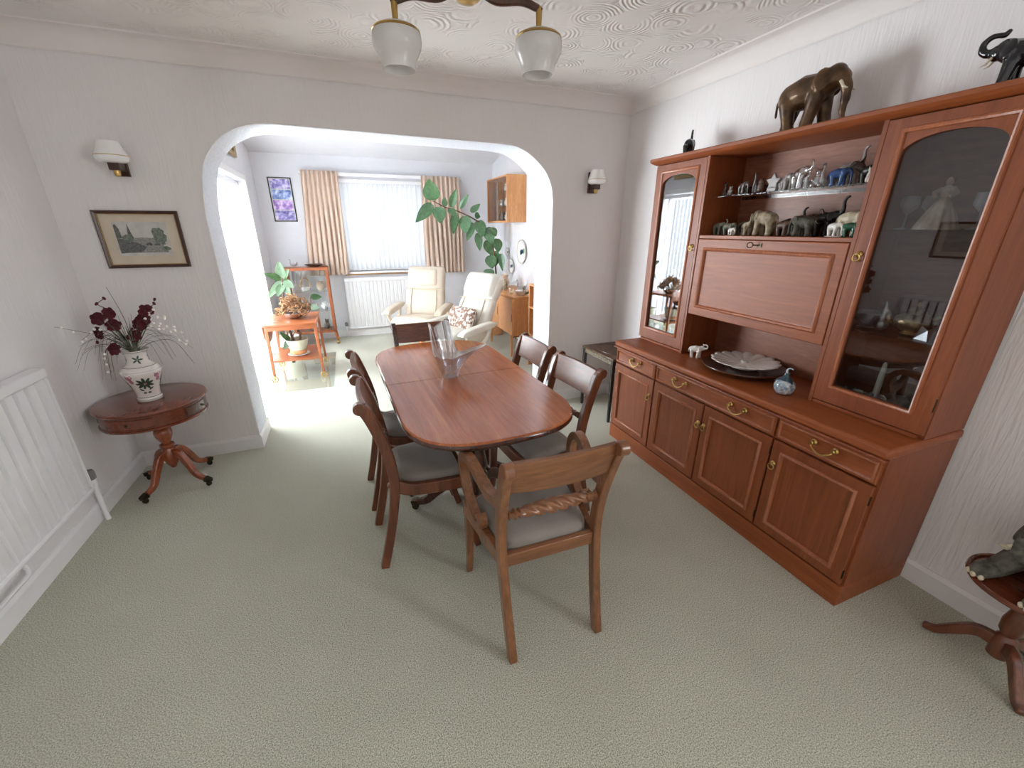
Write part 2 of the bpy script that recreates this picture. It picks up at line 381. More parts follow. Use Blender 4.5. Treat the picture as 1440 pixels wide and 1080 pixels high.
def thing(name, label, cat, loc=(0, 0, 0), rz=0, group=None):
    o = bpy.data.objects.new(name, None); C.objects.link(o); o.empty_display_size = 0.05
    o.location = loc; o.rotation_euler = (0, 0, rz)
    return tag(o, label, cat, group)
def struct(o):
    o['kind'] = 'structure'; return o
def copy_tree(o, parent=None):
    c = o.copy(); C.objects.link(c); c.parent = parent
    for ch in list(o.children): copy_tree(ch, c)
    return c
def blob(caps, voxel, name, mat, parent=None, smooth_it=4, loc=None, rot=None, discs=()):
    """one continuous surface from overlapping tapered capsules ((p,r),(p,r)...) and ellipsoids"""
    b = MB()
    for chain in caps:
        pts = [Vector(p) for p, r in chain]; rs = [r for p, r in chain]
        if len(pts) > 1: b.tube(pts, rs, 12)
        for p, r in ((pts[0], rs[0]), (pts[-1], rs[-1])): b.ell(p, r, r, r, 12, 8)
    for c, rx, ry, rz, mt in discs: b.ell((0, 0, 0), rx, ry, rz, 14, 8, Matrix.Translation(c) @ mt)
    o = b.build(name, mat, parent, smooth=0, loc=loc, rot=rot)
    o.data.shade_smooth()
    k = o.modifiers.new('fuse', 'REMESH'); k.mode = 'VOXEL'; k.voxel_size = voxel; k.use_smooth_shade = True
    if smooth_it:
        k = o.modifiers.new('soften', 'SMOOTH'); k.iterations = smooth_it; k.factor = 0.5
    return o

# ------------------------------------------------------------ the room
XL, XR, YF, YR, ZC = -1.445, 2.22, 3.145, -2.8, 2.42      # dining room shell
YA, YB, XBL = 3.47, 6.46, -0.94                            # arch back face, garden window wall, garden door wall
struct(MB().box(-1.7, 2.5, -3.1, 6.8, -0.1, 0).build('floor', 'carpet', smooth=0))
struct(MB().box(-1.7, 2.5, -3.1, YA, ZC, ZC + 0.1).build('ceiling', 'artex', smooth=0))
zb = lambda y: 2.387 + 0.2 * (YB - y)
b = MB(); b.prism([(YA - 0.02, zb(YA)), (6.75, zb(6.75)), (6.75, zb(6.75) + 0.1), (YA - 0.02, zb(YA) + 0.1)], 'yz', -1.7, 2.5)
struct(b.build('ceiling_back', 'whitewall', smooth=0))
arch = [(-0.75, 0), (-0.75, 1.55), (-0.74, 1.66), (-0.72, 1.78), (-0.694, 1.864), (-0.653, 1.926), (-0.593, 1.99), (-0.525, 2.034), (-0.456, 2.063), (-0.377, 2.078),
        (-0.3, 2.083), (0.33, 2.07), (0.8, 2.066), (1.12, 2.07), (1.2, 2.066), (1.268, 2.055), (1.352, 2.022), (1.438, 1.962), (1.506, 1.892), (1.55, 1.80), (1.566, 1.7), (1.566, 0)]
sm = [arch[0]] + [tuple(p) for p in cr(arch[1:11], 3)] + [tuple(p) for p in cr(arch[13:21], 3)] + [arch[-1]]
b = MB()
outl = [(-1.7, 0)] + sm + [(2.4, 0), (2.4, 3.1), (-1.7, 3.1)]
n = len(outl)
b.add([(x, YF, z) for x, z in outl] + [(x, YA, z) for x, z in outl],
      [tuple(range(n)), tuple(reversed(range(n, 2 * n)))] + [(k, k + n, (k + 1) % n + n, (k + 1) % n) for k in range(n) if not 1 <= k < len(sm)])
struct(b.build('wall_far', 'paper', smooth=0))
b = MB()      # plaster lining of the arch, a thin shell standing 3 mm proud
b.add([(x, YF - 0.003, z) for x, z in sm] + [(x, YA + 0.003, z) for x, z in sm], [(k, k + len(sm), k + 1 + len(sm), k + 1) for k in range(len(sm) - 1)])
struct(b.build('trim_1', 'reveal', smooth=40))
b = MB(); b.tube([(x, YF - 0.002, z) for x, z in sm], 0.006, 6)
struct(b.build('trim_2', 'white', smooth=60))
struct(MB().box(-1.7, XL, YR - 0.25, YF + 0.01, 0, 2.6).build('wall_left', 'paper', smooth=0))
b = MB()      # right wall with an unseen opening added behind the camera to let in fill light
SY0, SY1 = -2.0, -0.75
b.box(XR, 2.45, SY1, YA, 0, 3.1); b.box(XR, 2.45, YR - 0.25, SY0, 0, 3.1); b.box(XR, 2.45, SY0, SY1, 0, 1.0); b.box(XR, 2.45, SY0, SY1, 2.15, 3.1)
struct(b.build('wall_right', 'paper', smooth=0))
struct(MB().box(-1.7, 2.45, YR - 0.2, YR, 0, 2.6).build('wall_rear', 'paper', smooth=0))
b = MB()
for y0, y1, z0, z1 in ((SY0, SY1, 1.0, 1.06), (SY0, SY1, 2.09, 2.15), (SY0, SY0 + 0.06, 1.06, 2.09), (SY1 - 0.06, SY1, 1.06, 2.09), (-1.41, -1.35, 1.06, 2.09)): b.box(2.31, 2.37, y0, y1, z0, z1)
w2 = struct(b.build('added_window', 'white', smooth=0))  # made-up window, frames the opening for the added fill lamp
for y0, y1 in ((SY0 + 0.06, -1.41), (-1.35, SY1 - 0.06)): MB().box(2.338, 2.342, y0, y1, 1.06, 2.09).build('pane', 'glass', w2, smooth=0)
# garden room
b = MB()
WX0, WX1, WZ0, WZ1 = 0.0, 1.12, 0.93, 2.09
b.box(-1.4, WX0, YB, YB + 0.28, 0, 3.0); b.box(WX1, 2.5, YB, YB + 0.28, 0, 3.0); b.box(WX0, WX1, YB, YB + 0.28, 0, WZ0); b.box(WX0, WX1, YB, YB + 0.28, WZ1, 3.0)
struct(b.build('wall_back', 'whitewall', smooth=0))
struct(MB().box(2.2, 2.45, YA, YB + 0.2, 0, 3.2).build('wall_back_right', 'whitewall', smooth=0))
b = MB()
DY0, DY1, DZ = 3.62, 5.80, 2.0
b.box(-1.2, XBL, DY1, YB, 0, 3.2); b.box(-1.2, XBL, YA, DY0, 0, 3.2); b.box(-1.2, XBL, DY0, DY1, DZ, 3.2)
struct(b.build('wall_back_left', 'whitewall', smooth=0))
# window_1 in the garden room
b = MB()
for x0, x1, z0, z1 in ((WX0, WX1, WZ0, WZ0 + 0.05), (WX0, WX1, WZ1 - 0.05, WZ1), (WX0, WX0 + 0.05, WZ0, WZ1), (WX1 - 0.05, WX1, WZ0, WZ1), (0.535, 0.585, WZ0, WZ1)): b.box(x0, x1, YB + 0.12, YB + 0.18, z0, z1)
w1 = struct(b.build('window_1', 'white', smooth=0))
for x0, x1 in ((0.05, 0.535), (0.585, 1.07)): MB().box(x0, x1, YB + 0.148, YB + 0.152, 0.98, 2.04).build('pane', 'glass', w1, smooth=0)
MB().box(WX0 - 0.03, WX1 + 0.03, YB - 0.05, YB + 0.12, WZ0 - 0.028, WZ0).build('sill', 'white', w1, 0.004)
MB().box(WX0 - 0.03, WX1 + 0.03, YB - 0.052, YB - 0.03, WZ0 - 0.05, WZ0 - 0.028).build('sill_edge', 'sill', w1, 0.003)
# door_1: glazed garden door, set in its reveal
b = MB()
for y0, y1, z0, z1 in ((DY0, DY1, 0, 0.09), (DY0, DY1, DZ - 0.07, DZ), (DY0, DY0 + 0.07, 0, DZ), (DY1 - 0.07, DY1, 0, DZ), (4.66, 4.76, 0, DZ)): b.box(-1.17, -1.11, y0, y1, z0, z1)
d1 = struct(b.build('door_1', 'white', smooth=0))
for y0, y1 in ((3.69, 4.66), (4.76, 5.73)): MB().box(-1.142, -1.138, y0, y1, 0.09, 1.93).build('pane', 'glass', d1, smooth=0)
b = MB(); b.box(XBL, XBL + 0.012, DY1, DY1 + 0.06, 0, DZ + 0.06); b.box(XBL, XBL + 0.012, DY0, DY1, DZ, DZ + 0.06)
b.build('architrave', 'white', d1, 0.003)
# cove round the dining ceiling
rings = []
for k in range(9):
    t = PI / 2 * k / 8; d = 0.085 - 0.085 * math.cos(t); z = 2.335 + 0.085 * math.sin(t)
    rings.append([(XL + d, YR + d, z), (XR - d, YR + d, z), (XR - d, YF - d, z), (XL + d, YF - d, z)])
b = MB()
b.loft([[(x, y, 2.328) for x, y in ((XL + 0.004, YR + 0.004), (XR - 0.004, YR + 0.004), (XR - 0.004, YF - 0.004), (XL + 0.004, YF - 0.004))],
        [(x, y, 2.335) for x, y in ((XL + 0.008, YR + 0.008), (XR - 0.008, YR + 0.008), (XR - 0.008, YF - 0.008), (XL + 0.008, YF - 0.008))]] +
       [[(x + (0.008 if x < 0 else -0.008), y + (0.008 if y < 1 else -0.008), z) for x, y, z in r] for r in rings] +
       [[(XL + 0.1, YR + 0.1, 2.414), (XR - 0.1, YR + 0.1, 2.414), (XR - 0.1, YF - 0.1, 2.414), (XL + 0.1, YF - 0.1, 2.414)], [(XL + 0.105, YR + 0.105, 2.42), (XR - 0.105, YR + 0.105, 2.42), (XR - 0.105, YF - 0.105, 2.42), (XL + 0.105, YF - 0.105, 2.42)]], cap=False)
struct(b.build('trim_3', 'cove', smooth=30))
# baseboards
def skirt(name, pts, h=0.1, m='white'):
    """pts: footprint line; room lies to the left of the direction of travel"""
    b = MB(); P = [V(*p, 0) for p in pts]; prof = [(0, 0), (0.016, 0), (0.016, h - 0.018), (0.008, h), (0, h)]
    rings = []
    for i, p in enumerate(P):
        t0 = (p - P[i - 1]).normalized() if i else (P[1] - p).normalized(); t1 = (P[i + 1] - p).normalized() if i < len(P) - 1 else t0
        n0 = V(-t0.y, t0.x, 0); n1 = V(-t1.y, t1.x, 0); nn = (n0 + n1); nn = nn / nn.dot(n0) if nn.length > 1e-6 else n0
        rings.append([p + nn * d + V(0, 0, z) for d, z in prof])
    b.loft(rings); return struct(b.build(name, m, smooth=20))
skirt('baseboard_left', [(-0.75, YA), (-0.75, YF), (XL, YF), (XL, YR)])
skirt('baseboard_right', [(XR, YR), (XR, YF), (1.566, YF), (1.566, YA)])
skirt('baseboard_rear', [(XL, YR), (XR, YR)])
skirt('baseboard_back', [(2.2, YA), (2.2, YB), (XBL, YB), (XBL, DY1 + 0.06)])

# ------------------------------------------------------------ radiators
def radiator(name, label, loc, rz, L, z0, z1, ribs, group, valve_end=1, pipe=True, dg=0.02):
    t = thing(name, label, 'radiator', loc, rz, group)      # local: x along the wall, -y towards the room
    pts = []; p = L / ribs
    def yy(u):
        f = (u * ribs) % 1.0
        return -0.054 + (dg if f < 0.12 or f > 0.88 else (dg * (1 - (f - 0.12) / 0.06) if f < 0.18 else (dg * (f - 0.82) / 0.06 if f > 0.82 else 0)))
    us = sorted(set([k / ribs + f / ribs for k in range(ribs) for f in (0, 0.12, 0.18, 0.82, 0.88)] + [1.0]))
    b = MB()
    rows = [z0 + 0.02, z0 + 0.04, z1 - 0.065, z1 - 0.045]
    vs = []; fs = []
    for j, z in enumerate(rows):
        for u in us: vs.append((u * L, -0.05 if j in (0, 3) else yy(u), z))
    m = len(us)
    for j in range(3):
        for i in range(m - 1): fs.append((j * m + i, j * m + i + 1, (j + 1) * m + i + 1, (j + 1) * m + i))
    b.add(vs, fs); b.box(0, L, -0.034, -0.022, z0, z1 - 0.03); b.tube([(0, -0.05, z0 + 0.015), (L, -0.05, z0 + 0.015)], 0.013, 10); b.box(0, L, -0.05, -0.02, z0, z0 + 0.02)
    b.build('panel', 'radiator', t, 0, 25)
    b = MB(); b.box(-0.004, L + 0.004, -0.068, -0.008, z1 - 0.05, z1); b.build('top_grille', 'radiator', t, 0.008)
    for x in (-0.004, L): MB().box(x, x + 0.004, -0.06, -0.012, z0 + 0.01, z1 - 0.04).build('side_cover', 'radiator', t, 0.001)
    x = L + 0.05 if valve_end > 0 else -0.05; xs = L if valve_end > 0 else 0
    b = MB(); b.cyl((xs, -0.04, z0 + 0.03), (x, -0.04, z0 + 0.03), 0.009); b.cyl((x, -0.04, 0.0), (x, -0.04, z0 + 0.045), 0.0115); b.cyl((x, -0.04, z0 + 0.01), (x, -0.04, z0 + 0.05), 0.016)
    b.build('valve', 'white', t)
    b = MB(); b.lathe([(0.012, 0), (0.02, 0.006), (0.021, 0.04), (0.016, 0.055), (0.004, 0.06)], 14, (x, -0.04, z0 + 0.05)); b.build('valve_cap', 'greyplastic', t)
    if pipe:
        b = MB(); b.tube([(L * 0.7, -0.045, z0 - 0.055), (0, -0.045, z0 - 0.055)], 0.0085, 8); b.tube([(L * 0.7, -0.045, z0 - 0.055), (L * 0.7 + 0.012, -0.04, z0 - 0.04), (L * 0.7 + 0.02, -0.03, z0 - 0.02)], 0.0085, 8)
        b.build('pipe', 'white', t)
    return t
# left wall: local x runs along +y (away from the camera), room side is +x
radiator('radiator', 'long white ribbed radiator on the left dining room wall', (XL, 0.72, 0), R(90), 1.77, 0.205, 0.895, 25, 'white panel radiators')
radiator('radiator', 'white ribbed radiator below the garden room window', (-0.06, YB, 0), 0, 1.35, 0.11, 0.845, 24, 'white panel radiators', -1, False, 0.009)

# ------------------------------------------------------------ blinds and curtains
def blind(name, label, loc, rz, L, z0, z1, n, ang, group):
    t = thing(name, label, 'blind', loc, rz, group)
    MB().box(-0.02, L + 0.02, -0.025, 0.025, z1, z1 + 0.045).build('headrail', 'white', t, 0.004)
    def f(u, v):
        z = z0 + 0.01 + (z1 - z0 - 0.01) * v
        return (0.0, 0, 0) if False else ((u - 0.5) * 0.086, 0.008 * math.sin(u * PI) , z)
    b = MB(); b.grid(f, 5, 3); me = b.mesh('slat', 'slat', 60)
    hb = MB(); hb.box(-0.02, 0.02, -0.004, 0.004, z0 - 0.01, z0 + 0.014); hm = hb.mesh('weight', 'white', 0)
    kb = MB(); kb.box(-0.008, 0.008, -0.004, 0.004, z1 - 0.028, z1 + 0.002); km = kb.mesh('hook', 'white', 0)
    for k in range(n):
        s = put('slat', me, t, loc=((k + 0.5) * L / n, 0, 0), rot=(0, 0, ang + random.uniform(-0.06, 0.06)))
        put('weight', hm, s); put('hook', km, s)
    return t
blind('vertical_blind', 'white vertical slat blind hanging in the window between the beige curtains', (0.01, YB - 0.0, 0), 0, 1.1, 0.95, 2.075, 17, R(24), 'white vertical blinds')
blind('vertical_blind', 'tall white vertical slat blind over the glazed garden door', (-1.03, DY0 + 0.02, 0), R(90), DY1 - DY0 - 0.04, 0.03, 1.94, 28, R(45), 'white vertical blinds')
t = tag(MB().box(-0.42, 1.70, YB - 0.075, YB - 0.02, 2.15, 2.19).build('curtain_rail', 'white', None, 0.006), 'white curtain rail above the garden room window', 'curtain rail')
def curtain(label, x0t, x1t, x0b, x1b, zt, zb_, y, folds, seed):
    rnd = random.Random(seed); ph = [rnd.uniform(-0.5, 0.5) for _ in range(folds + 2)]
    def f(u, v):
        z = zb_ + (zt - zb_) * v; vv = 1 - v
        x = (x0t + (x1t - x0t) * u) * (1 - vv) + (x0b + (x1b - x0b) * u) * vv
        k = u * folds; a = 0.012 + 0.018 * min(1, vv * 1.6 + 0.1)
        if v > 0.88: a = 0.012 + 0.016 * abs(math.sin(k * PI * 1.0))
        w = math.sin(2 * PI * k + ph[int(k)] * vv + 0.7 * math.sin(3 * vv + u * 4))
        return (x + 0.012 * math.cos(2 * PI * k) * vv, y + a * w + 0.012 * math.sin(u * 7 + 2 * vv), z)
    b = MB(); b.grid(f, folds * 10, 26)
    o = b.build('curtain', 'curtain', None, smooth=80, solid=0.003)
    tag(o, label, 'curtain', 'beige curtains')
curtain('beige pleated curtain beside the blue framed print', -0.39, 0.04, -0.50, 0.02, 2.20, 0.90, YB - 0.10, 8, 3)
curtain('beige pleated curtain behind the leaning rubber plant', 1.12, 1.66, 1.09, 1.69, 2.19, 0.88, YB - 0.10, 9, 8)

# ------------------------------------------------------------ pictures
def picture(name, label, loc, rz, w, h, fw, fd, fmat, parts, lipmat=None):
    """local: x right, z up, -y to the viewer, origin at centre of the back"""
    t = thing(name, label, 'picture', loc, rz)
    b = MB()
    rr = [[(-w / 2 + i, -d, -h / 2 + i), (w / 2 - i, -d, -h / 2 + i), (w / 2 - i, -d, h / 2 - i), (-w / 2 + i, -d, h / 2 - i)] for i, d in ((0, 0.001), (0, fd * 0.8), (fw * 0.25, fd), (fw * 0.75, fd * 0.8), (fw, fd * 0.6), (fw, 0.003))]
    b.loft(rr, False, True); b.build('frame', fmat, t, smooth=20)
    if lipmat:
        b = MB(); rr = [[(-w / 2 + i, -d, -h / 2 + i), (w / 2 - i, -d, -h / 2 + i), (w / 2 - i, -d, h / 2 - i), (-w / 2 + i, -d, h / 2 - i)] for i, d in ((fw, 0.004), (fw, fd * 0.65), (fw + 0.004, fd * 0.65), (fw + 0.004, 0.004))]
        b.loft(rr, False, True); b.build('gilt_slip', lipmat, t, smooth=0)
    for nm, mt, polys, d in parts:
        b = MB()
        for p in polys: b.prism(p, 'xz', -d, -d + 0.0012)
        b.build(nm, mt, t, smooth=0)
    return t
def rect(x0, x1, z0, z1): return [(x0, z0), (x1, z0), (x1, z1), (x0, z1)]
def blobpoly(cx, cz, rx, rz, n=18, seed=1, j=0.18):
    r = random.Random(seed)
    return [(cx + rx * math.cos(2 * PI * k / n) * (1 + r.uniform(-j, j)), cz + rz * math.sin(2 * PI * k / n) * (1 + r.uniform(-j, j))) for k in range(n)]
def arcpoly(cx, cz, rx, rz): return [(cx + rx * math.cos(PI * k / 10), cz + rz * math.sin(PI * k / 10)) for k in range(11)]
picture('framed_print', 'framed grey engraving of a stone bridge and church spire above the drum table', (-1.083, YF - 0.001, 1.441), 0, 0.395, 0.312, 0.017, 0.02, 'frame', [
    ('mount', 'mount', [rect(-0.182, 0.182, -0.14, 0.14)], 0.005),
    ('print_sheet', 'printpaper', [rect(-0.127, 0.125, -0.088, 0.098)], 0.0065),
    ('river', 'ink2', [rect(-0.1, 0.106, -0.072, -0.045), rect(-0.075, 0.09, -0.045, -0.03)], 0.0076),
    ('bridge', 'ink2', [[(-0.105, -0.03), (0.1, -0.03), (0.1, 0.0), (0.06, 0.008), (0.0, 0.012), (-0.06, 0.008), (-0.105, 0.0)]], 0.0084),
    ('bank', 'ink1', [[(-0.12, -0.075), (-0.02, -0.068), (0.01, -0.04), (-0.03, -0.018), (-0.09, 0.004), (-0.12, 0.01)]], 0.0092),
    ('bridge_arches', 'ink1', [arcpoly(0.022, -0.032, 0.016, 0.016), arcpoly(0.06, -0.032, 0.015, 0.016)], 0.0096),
    ('spire', 'ink1', [[(-0.067, 0.008), (-0.057, 0.086), (-0.047, 0.03), (-0.04, 0.008)], [(-0.12, 0.01), (-0.12, 0.075), (-0.112, 0.085), (-0.1, 0.06), (-0.094, 0.008)]], 0.0100),
    ('tree', 'inkgreen', [blobpoly(0.08, 0.02, 0.032, 0.046, 20, 2)], 0.0105), ('tree', 'inkgreen', [blobpoly(-0.072, 0.006, 0.026, 0.022, 16, 5)], 0.0105), ('shrub', 'inkgreen', [blobpoly(0.1, -0.05, 0.02, 0.012, 14, 6)], 0.0105)], 'gilt')
picture('framed_print', 'narrow black framed print of four blue and violet scenes beside the beige curtain', (-0.658, YB - 0.001, 1.85), 0, 0.268, 0.522, 0.012, 0.016, 'ebony', [
    ('backing', 'printpaper', [rect(-0.125, 0.125, -0.252, 0.252)], 0.004),
    ('scene_panel', 'panelblue1', [rect(-0.112, 0.112, 0.128, 0.24)], 0.006), ('scene_panel', 'panelblue2', [rect(-0.112, 0.112, 0.005, 0.117)], 0.006),
    ('scene_panel', 'panelpurple', [rect(-0.112, 0.112, -0.118, -0.006)], 0.006), ('scene_panel', 'panelblue1', [rect(-0.112, 0.112, -0.241, -0.129)], 0.006)])
picture('framed_picture', 'gilt framed picture high above the garden door, its corner showing in the arch', (XBL + 0.001, 5.21, 2.42), R(90), 0.62, 0.46, 0.05, 0.03, 'gilt', [
    ('canvas', 'inkgreen', [rect(-0.262, 0.262, -0.182, 0.182)], 0.006)])
picture('framed_picture', 'dark framed picture on the left wall, seen reflected in the right sideboard glass', (XL + 0.001, 2.19, 1.40), R(90), 0.44, 0.32, 0.02, 0.02, 'frame', [
    ('mount', 'mount', [rect(-0.202, 0.202, -0.142, 0.142)], 0.005), ('print_sheet', 'ink2', [rect(-0.15, 0.15, -0.1, 0.1)], 0.0065)])

# ------------------------------------------------------------ wall lights and ceiling light
def sconce(label, x, z):
    t = thing('wall_light', label, 'wall light', (x, YF - 0.001, z), 0, 'wall lights either side of the arch')
    MB().box(-0.032, 0.032, -0.018, 0, -0.075, 0.075).build('back_plate', 'frame', t, 0.002)
    b = MB(); b.box(-0.024, 0.024, -0.10, -0.018, -0.052, -0.016); b.build('arm_block', 'frame', t, 0.003)
    b = MB(); b.lathe([(0.006, -0.082), (0.013, -0.078), (0.016, -0.06), (0.016, -0.05)], 14, (0, -0.075, 0)); b.build('finial', 'brass', t)
    b = MB(); b.lathe([(0.012, -0.018), (0.05, -0.016), (0.068, -0.008), (0.074, 0.006), (0.073, 0.018), (0.066, 0.034), (0.058, 0.054), (0.053, 0.074), (0.049, 0.084), (0.044, 0.085), (0.048, 0.074), (0.053, 0.052), (0.061, 0.034), (0.062, 0.01), (0.02, -0.010)], 28, (0, -0.085, 0))
    sh = b.build('shade', 'shadewhite', t, smooth=50)
    b = MB(); b.lathe([(0.0728, 0.0145), (0.0746, 0.015), (0.0744, 0.0175), (0.0726, 0.018)], 28, (0, -0.085, 0), cap=False); b.build('gilt_line', 'brass', sh)
    return t
sconce('white glass wall light above the bridge engraving', -1.085, 1.845)
sconce('white glass wall light between the arch and the sideboard', 1.90, 1.84)

def ceiling_light():
    t = thing('ceiling_light', 'ceiling light with opal glass shades on curved brown arms', 'ceiling light', (0.529, 1.80, 0))
    b = MB(); b.lathe([(0.06, 2.42), (0.06, 2.405), (0.02, 2.39), (0.014, 2.37), (0.014, 2.33), (0.05, 2.32), (0.055, 2.295), (0.046, 2.275), (0.03, 2.264), (0.004, 2.26)], 24)
    b.build('centre_stem', 'brass', t)
    for (dx, dy) in ((-0.252, 0.068), (0.252, -0.067)):
        a = MB(); p = cr([(dx * 0.15, dy * 0.15, 2.30), (dx * 0.4, dy * 0.4, 2.272), (dx * 0.75, dy * 0.75, 2.275), (dx * 0.97, dy * 0.97, 2.258), (dx * 1.04, dy * 1.04, 2.25)], 6)
        a.tube(p, [0.012, 0.014, 0.014, 0.012, 0.008], 10); ar = a.build('arm', 'frame', t)
        b = MB(); b.lathe([(0.010, 2.262), (0.012, 2.25), (0.010, 2.20), (0.014, 2.196), (0.014, 2.186)], 14, (dx, dy, 0)); b.build('lamp_holder', 'brass', ar)
        b = MB(); b.lathe([(0.0132, 2.190), (0.0550, 2.186), (0.0770, 2.176), (0.0869, 2.160), (0.0891, 2.140), (0.0858, 2.120), (0.0748, 2.100), (0.0660, 2.085), (0.0616, 2.065), (0.0605, 2.052), (0.0578, 2.052), (0.0583, 2.065), (0.0627, 2.085), (0.0715, 2.100), (0.0825, 2.120), (0.0847, 2.140), (0.0814, 2.160), (0.0550, 2.180)], 32, (dx, dy, 0), cap=False)
        sh = b.build('shade', 'shade', ar, smooth=50)
        b = MB(); b.lathe([(0.0808, 2.173), (0.085, 2.170), (0.0868, 2.165), (0.0845, 2.163)], 32, (dx, dy, 0), cap=False); b.build('gilt_line', 'brass', ar)
        b = MB(); b.ell((dx, dy, 2.12), 0.024, 0.024, 0.036, 14, 8); b.cyl((dx, dy, 2.15), (dx, dy, 2.19), 0.012); b.build('bulb', 'whiteglaze', ar)
ceiling_light()

# ------------------------------------------------------------ dining table
def table():
    t = thing('dining_table', 'mahogany twin pedestal dining table with rounded ends and a crystal vase on it', 'table', (0.492, 2.09, 0), R(2.2))
    W2, L2 = 0.385, 0.78
    def outline(off, n=72):
        pts = []
        for k in range(n):
            a = 2 * PI * (k + 0.5) / n; c, s = math.cos(a), math.sin(a)
            x = math.copysign(abs(c) ** (2 / 3.0), c) * (W2 + off)
            e = 0.36; y = math.copysign(abs(s) ** (2 / 2.6), s) * (e + off) + math.copysign(L2 - e, s)
            pts.append((x, y))
        return pts
    prof = [(-0.012, 0.737), (-0.0035, 0.7375), (-0.004, 0.741), (-0.009, 0.745)]
    for nm, sg in (('top_leaf', 1), ('top_leaf', -1)):
        b = MB(); rings = []
        for off, z in prof:
            o = outline(off); half = [(x, y) for x, y in o if y * sg > 0]
            half.sort(key=lambda p: math.atan2(p[1] * sg, p[0]))
            half = [(half[0][0], sg * 0.002)] + half + [(half[-1][0], sg * 0.002)]
            rings.append([(x, y, z) for x, y in half])
        b.loft(rings); b.build(nm, 'mahog_y', t, smooth=30)
    b = MB(); b.loft([[(x, y, z) for x, y in outline(off)] for off, z in ((-0.03, 0.713), (-0.012, 0.713), (-0.004, 0.716), (0.0, 0.722), (0.0, 0.732), (-0.003, 0.7372), (-0.03, 0.7372))]); b.build('edge_moulding', 'dmahog', t, smooth=40)
    b = MB()
    o1 = [(x, y, 0.674) for x, y in outline(-0.07)]; o2 = [(x, y, 0.716) for x, y in outline(-0.07)]
    b.loft([o1, o2]); b.build('apron', 'dmahog', t, smooth=40)
    for py, sg in ((-0.27, -1), (0.27, 1)):
        b = MB(); b.lathe([(0.10, 0.675), (0.10, 0.655), (0.05, 0.64), (0.04, 0.61), (0.052, 0.59), (0.056, 0.57), (0.045, 0.55), (0.04, 0.50), (0.047, 0.42), (0.06, 0.36), (0.064, 0.33), (0.05, 0.305), (0.058, 0.29), (0.062, 0.26), (0.062, 0.16), (0.05, 0.145), (0.03, 0.125), (0.012, 0.12)], 24, (0, py, 0))
        b.build('pedestal', 'dmahog', t, smooth=45)
        for ang in ((-90, 34, 146) if sg < 0 else (90, -34, -146)):
            d = V(math.cos(R(ang)), math.sin(R(ang)), 0); o = V(0, py, 0); sd = V(-d.y, d.x, 0)
            b = MB(); b.sweep(cr([o + d * 0.03 + V(0, 0, 0.23), o + d * 0.12 + V(0, 0, 0.225), o + d * 0.22 + V(0, 0, 0.15), o + d * 0.29 + V(0, 0, 0.075), o + d * 0.36 + V(0, 0, 0.05)], 5), sd, (0.045, 0.03), (0.075, 0.03))
            lg = b.build('leg', 'dmahog', t, 0.005)
            b = MB(); p = o + d * 0.365
            b.sweep([p - d * 0.02 + V(0, 0, 0.054), p + d * 0.018 + V(0, 0, 0.045)], sd, 0.036, (0.036, 0.03)); b.cyl(p + sd * 0.011 + V(0, 0, 0.018), p - sd * 0.011 + V(0, 0, 0.018), 0.018); b.cyl(p + V(0, 0, 0.02), p + V(0, 0, 0.045), 0.008)
            b.build('castor', 'dbrass', lg, 0.002)
table()

# ------------------------------------------------------------ dining chairs
def twist(b, x0, x1, y, z, r):
    """turned stretcher along x: balls at the ends, rope twist between"""
    L = x1 - x0
    prof = [(0, 0.5), (0.03, 0.55), (0.045, 0.85), (0.06, 0.5), (0.075, 0.6), (0.10, 1.05), (0.125, 0.62), (0.14, 0.75), (0.15, 0.95), (0.165, 0.62)]
    pr = prof + [(0.18, None)] + [(0.82, None)] + [(1 - u, s) for u, s in reversed(prof)]
    b.tube([(x0 + u * L, y, z) for u, s in prof], [s * r for u, s in prof], 14); b.tube([(x1 - u * L, y, z) for u, s in prof], [s * r for u, s in prof], 14)
    rings = []; n = 24; m = 64
    for i in range(m + 1):
        u = i / m; R0 = r * (0.72 + 0.42 * math.sin(PI * u))
        rings.append([V(x0 + L * (0.16 + 0.68 * u), y + R0 * (1 + 0.2 * math.cos(4 * (2 * PI * k / n) - u * 34)) * math.cos(2 * PI * k / n), z + R0 * (1 + 0.2 * math.cos(4 * (2 * PI * k / n) - u * 34)) * math.sin(2 * PI * k / n)) for k in range(n)])
    b.loft(rings)
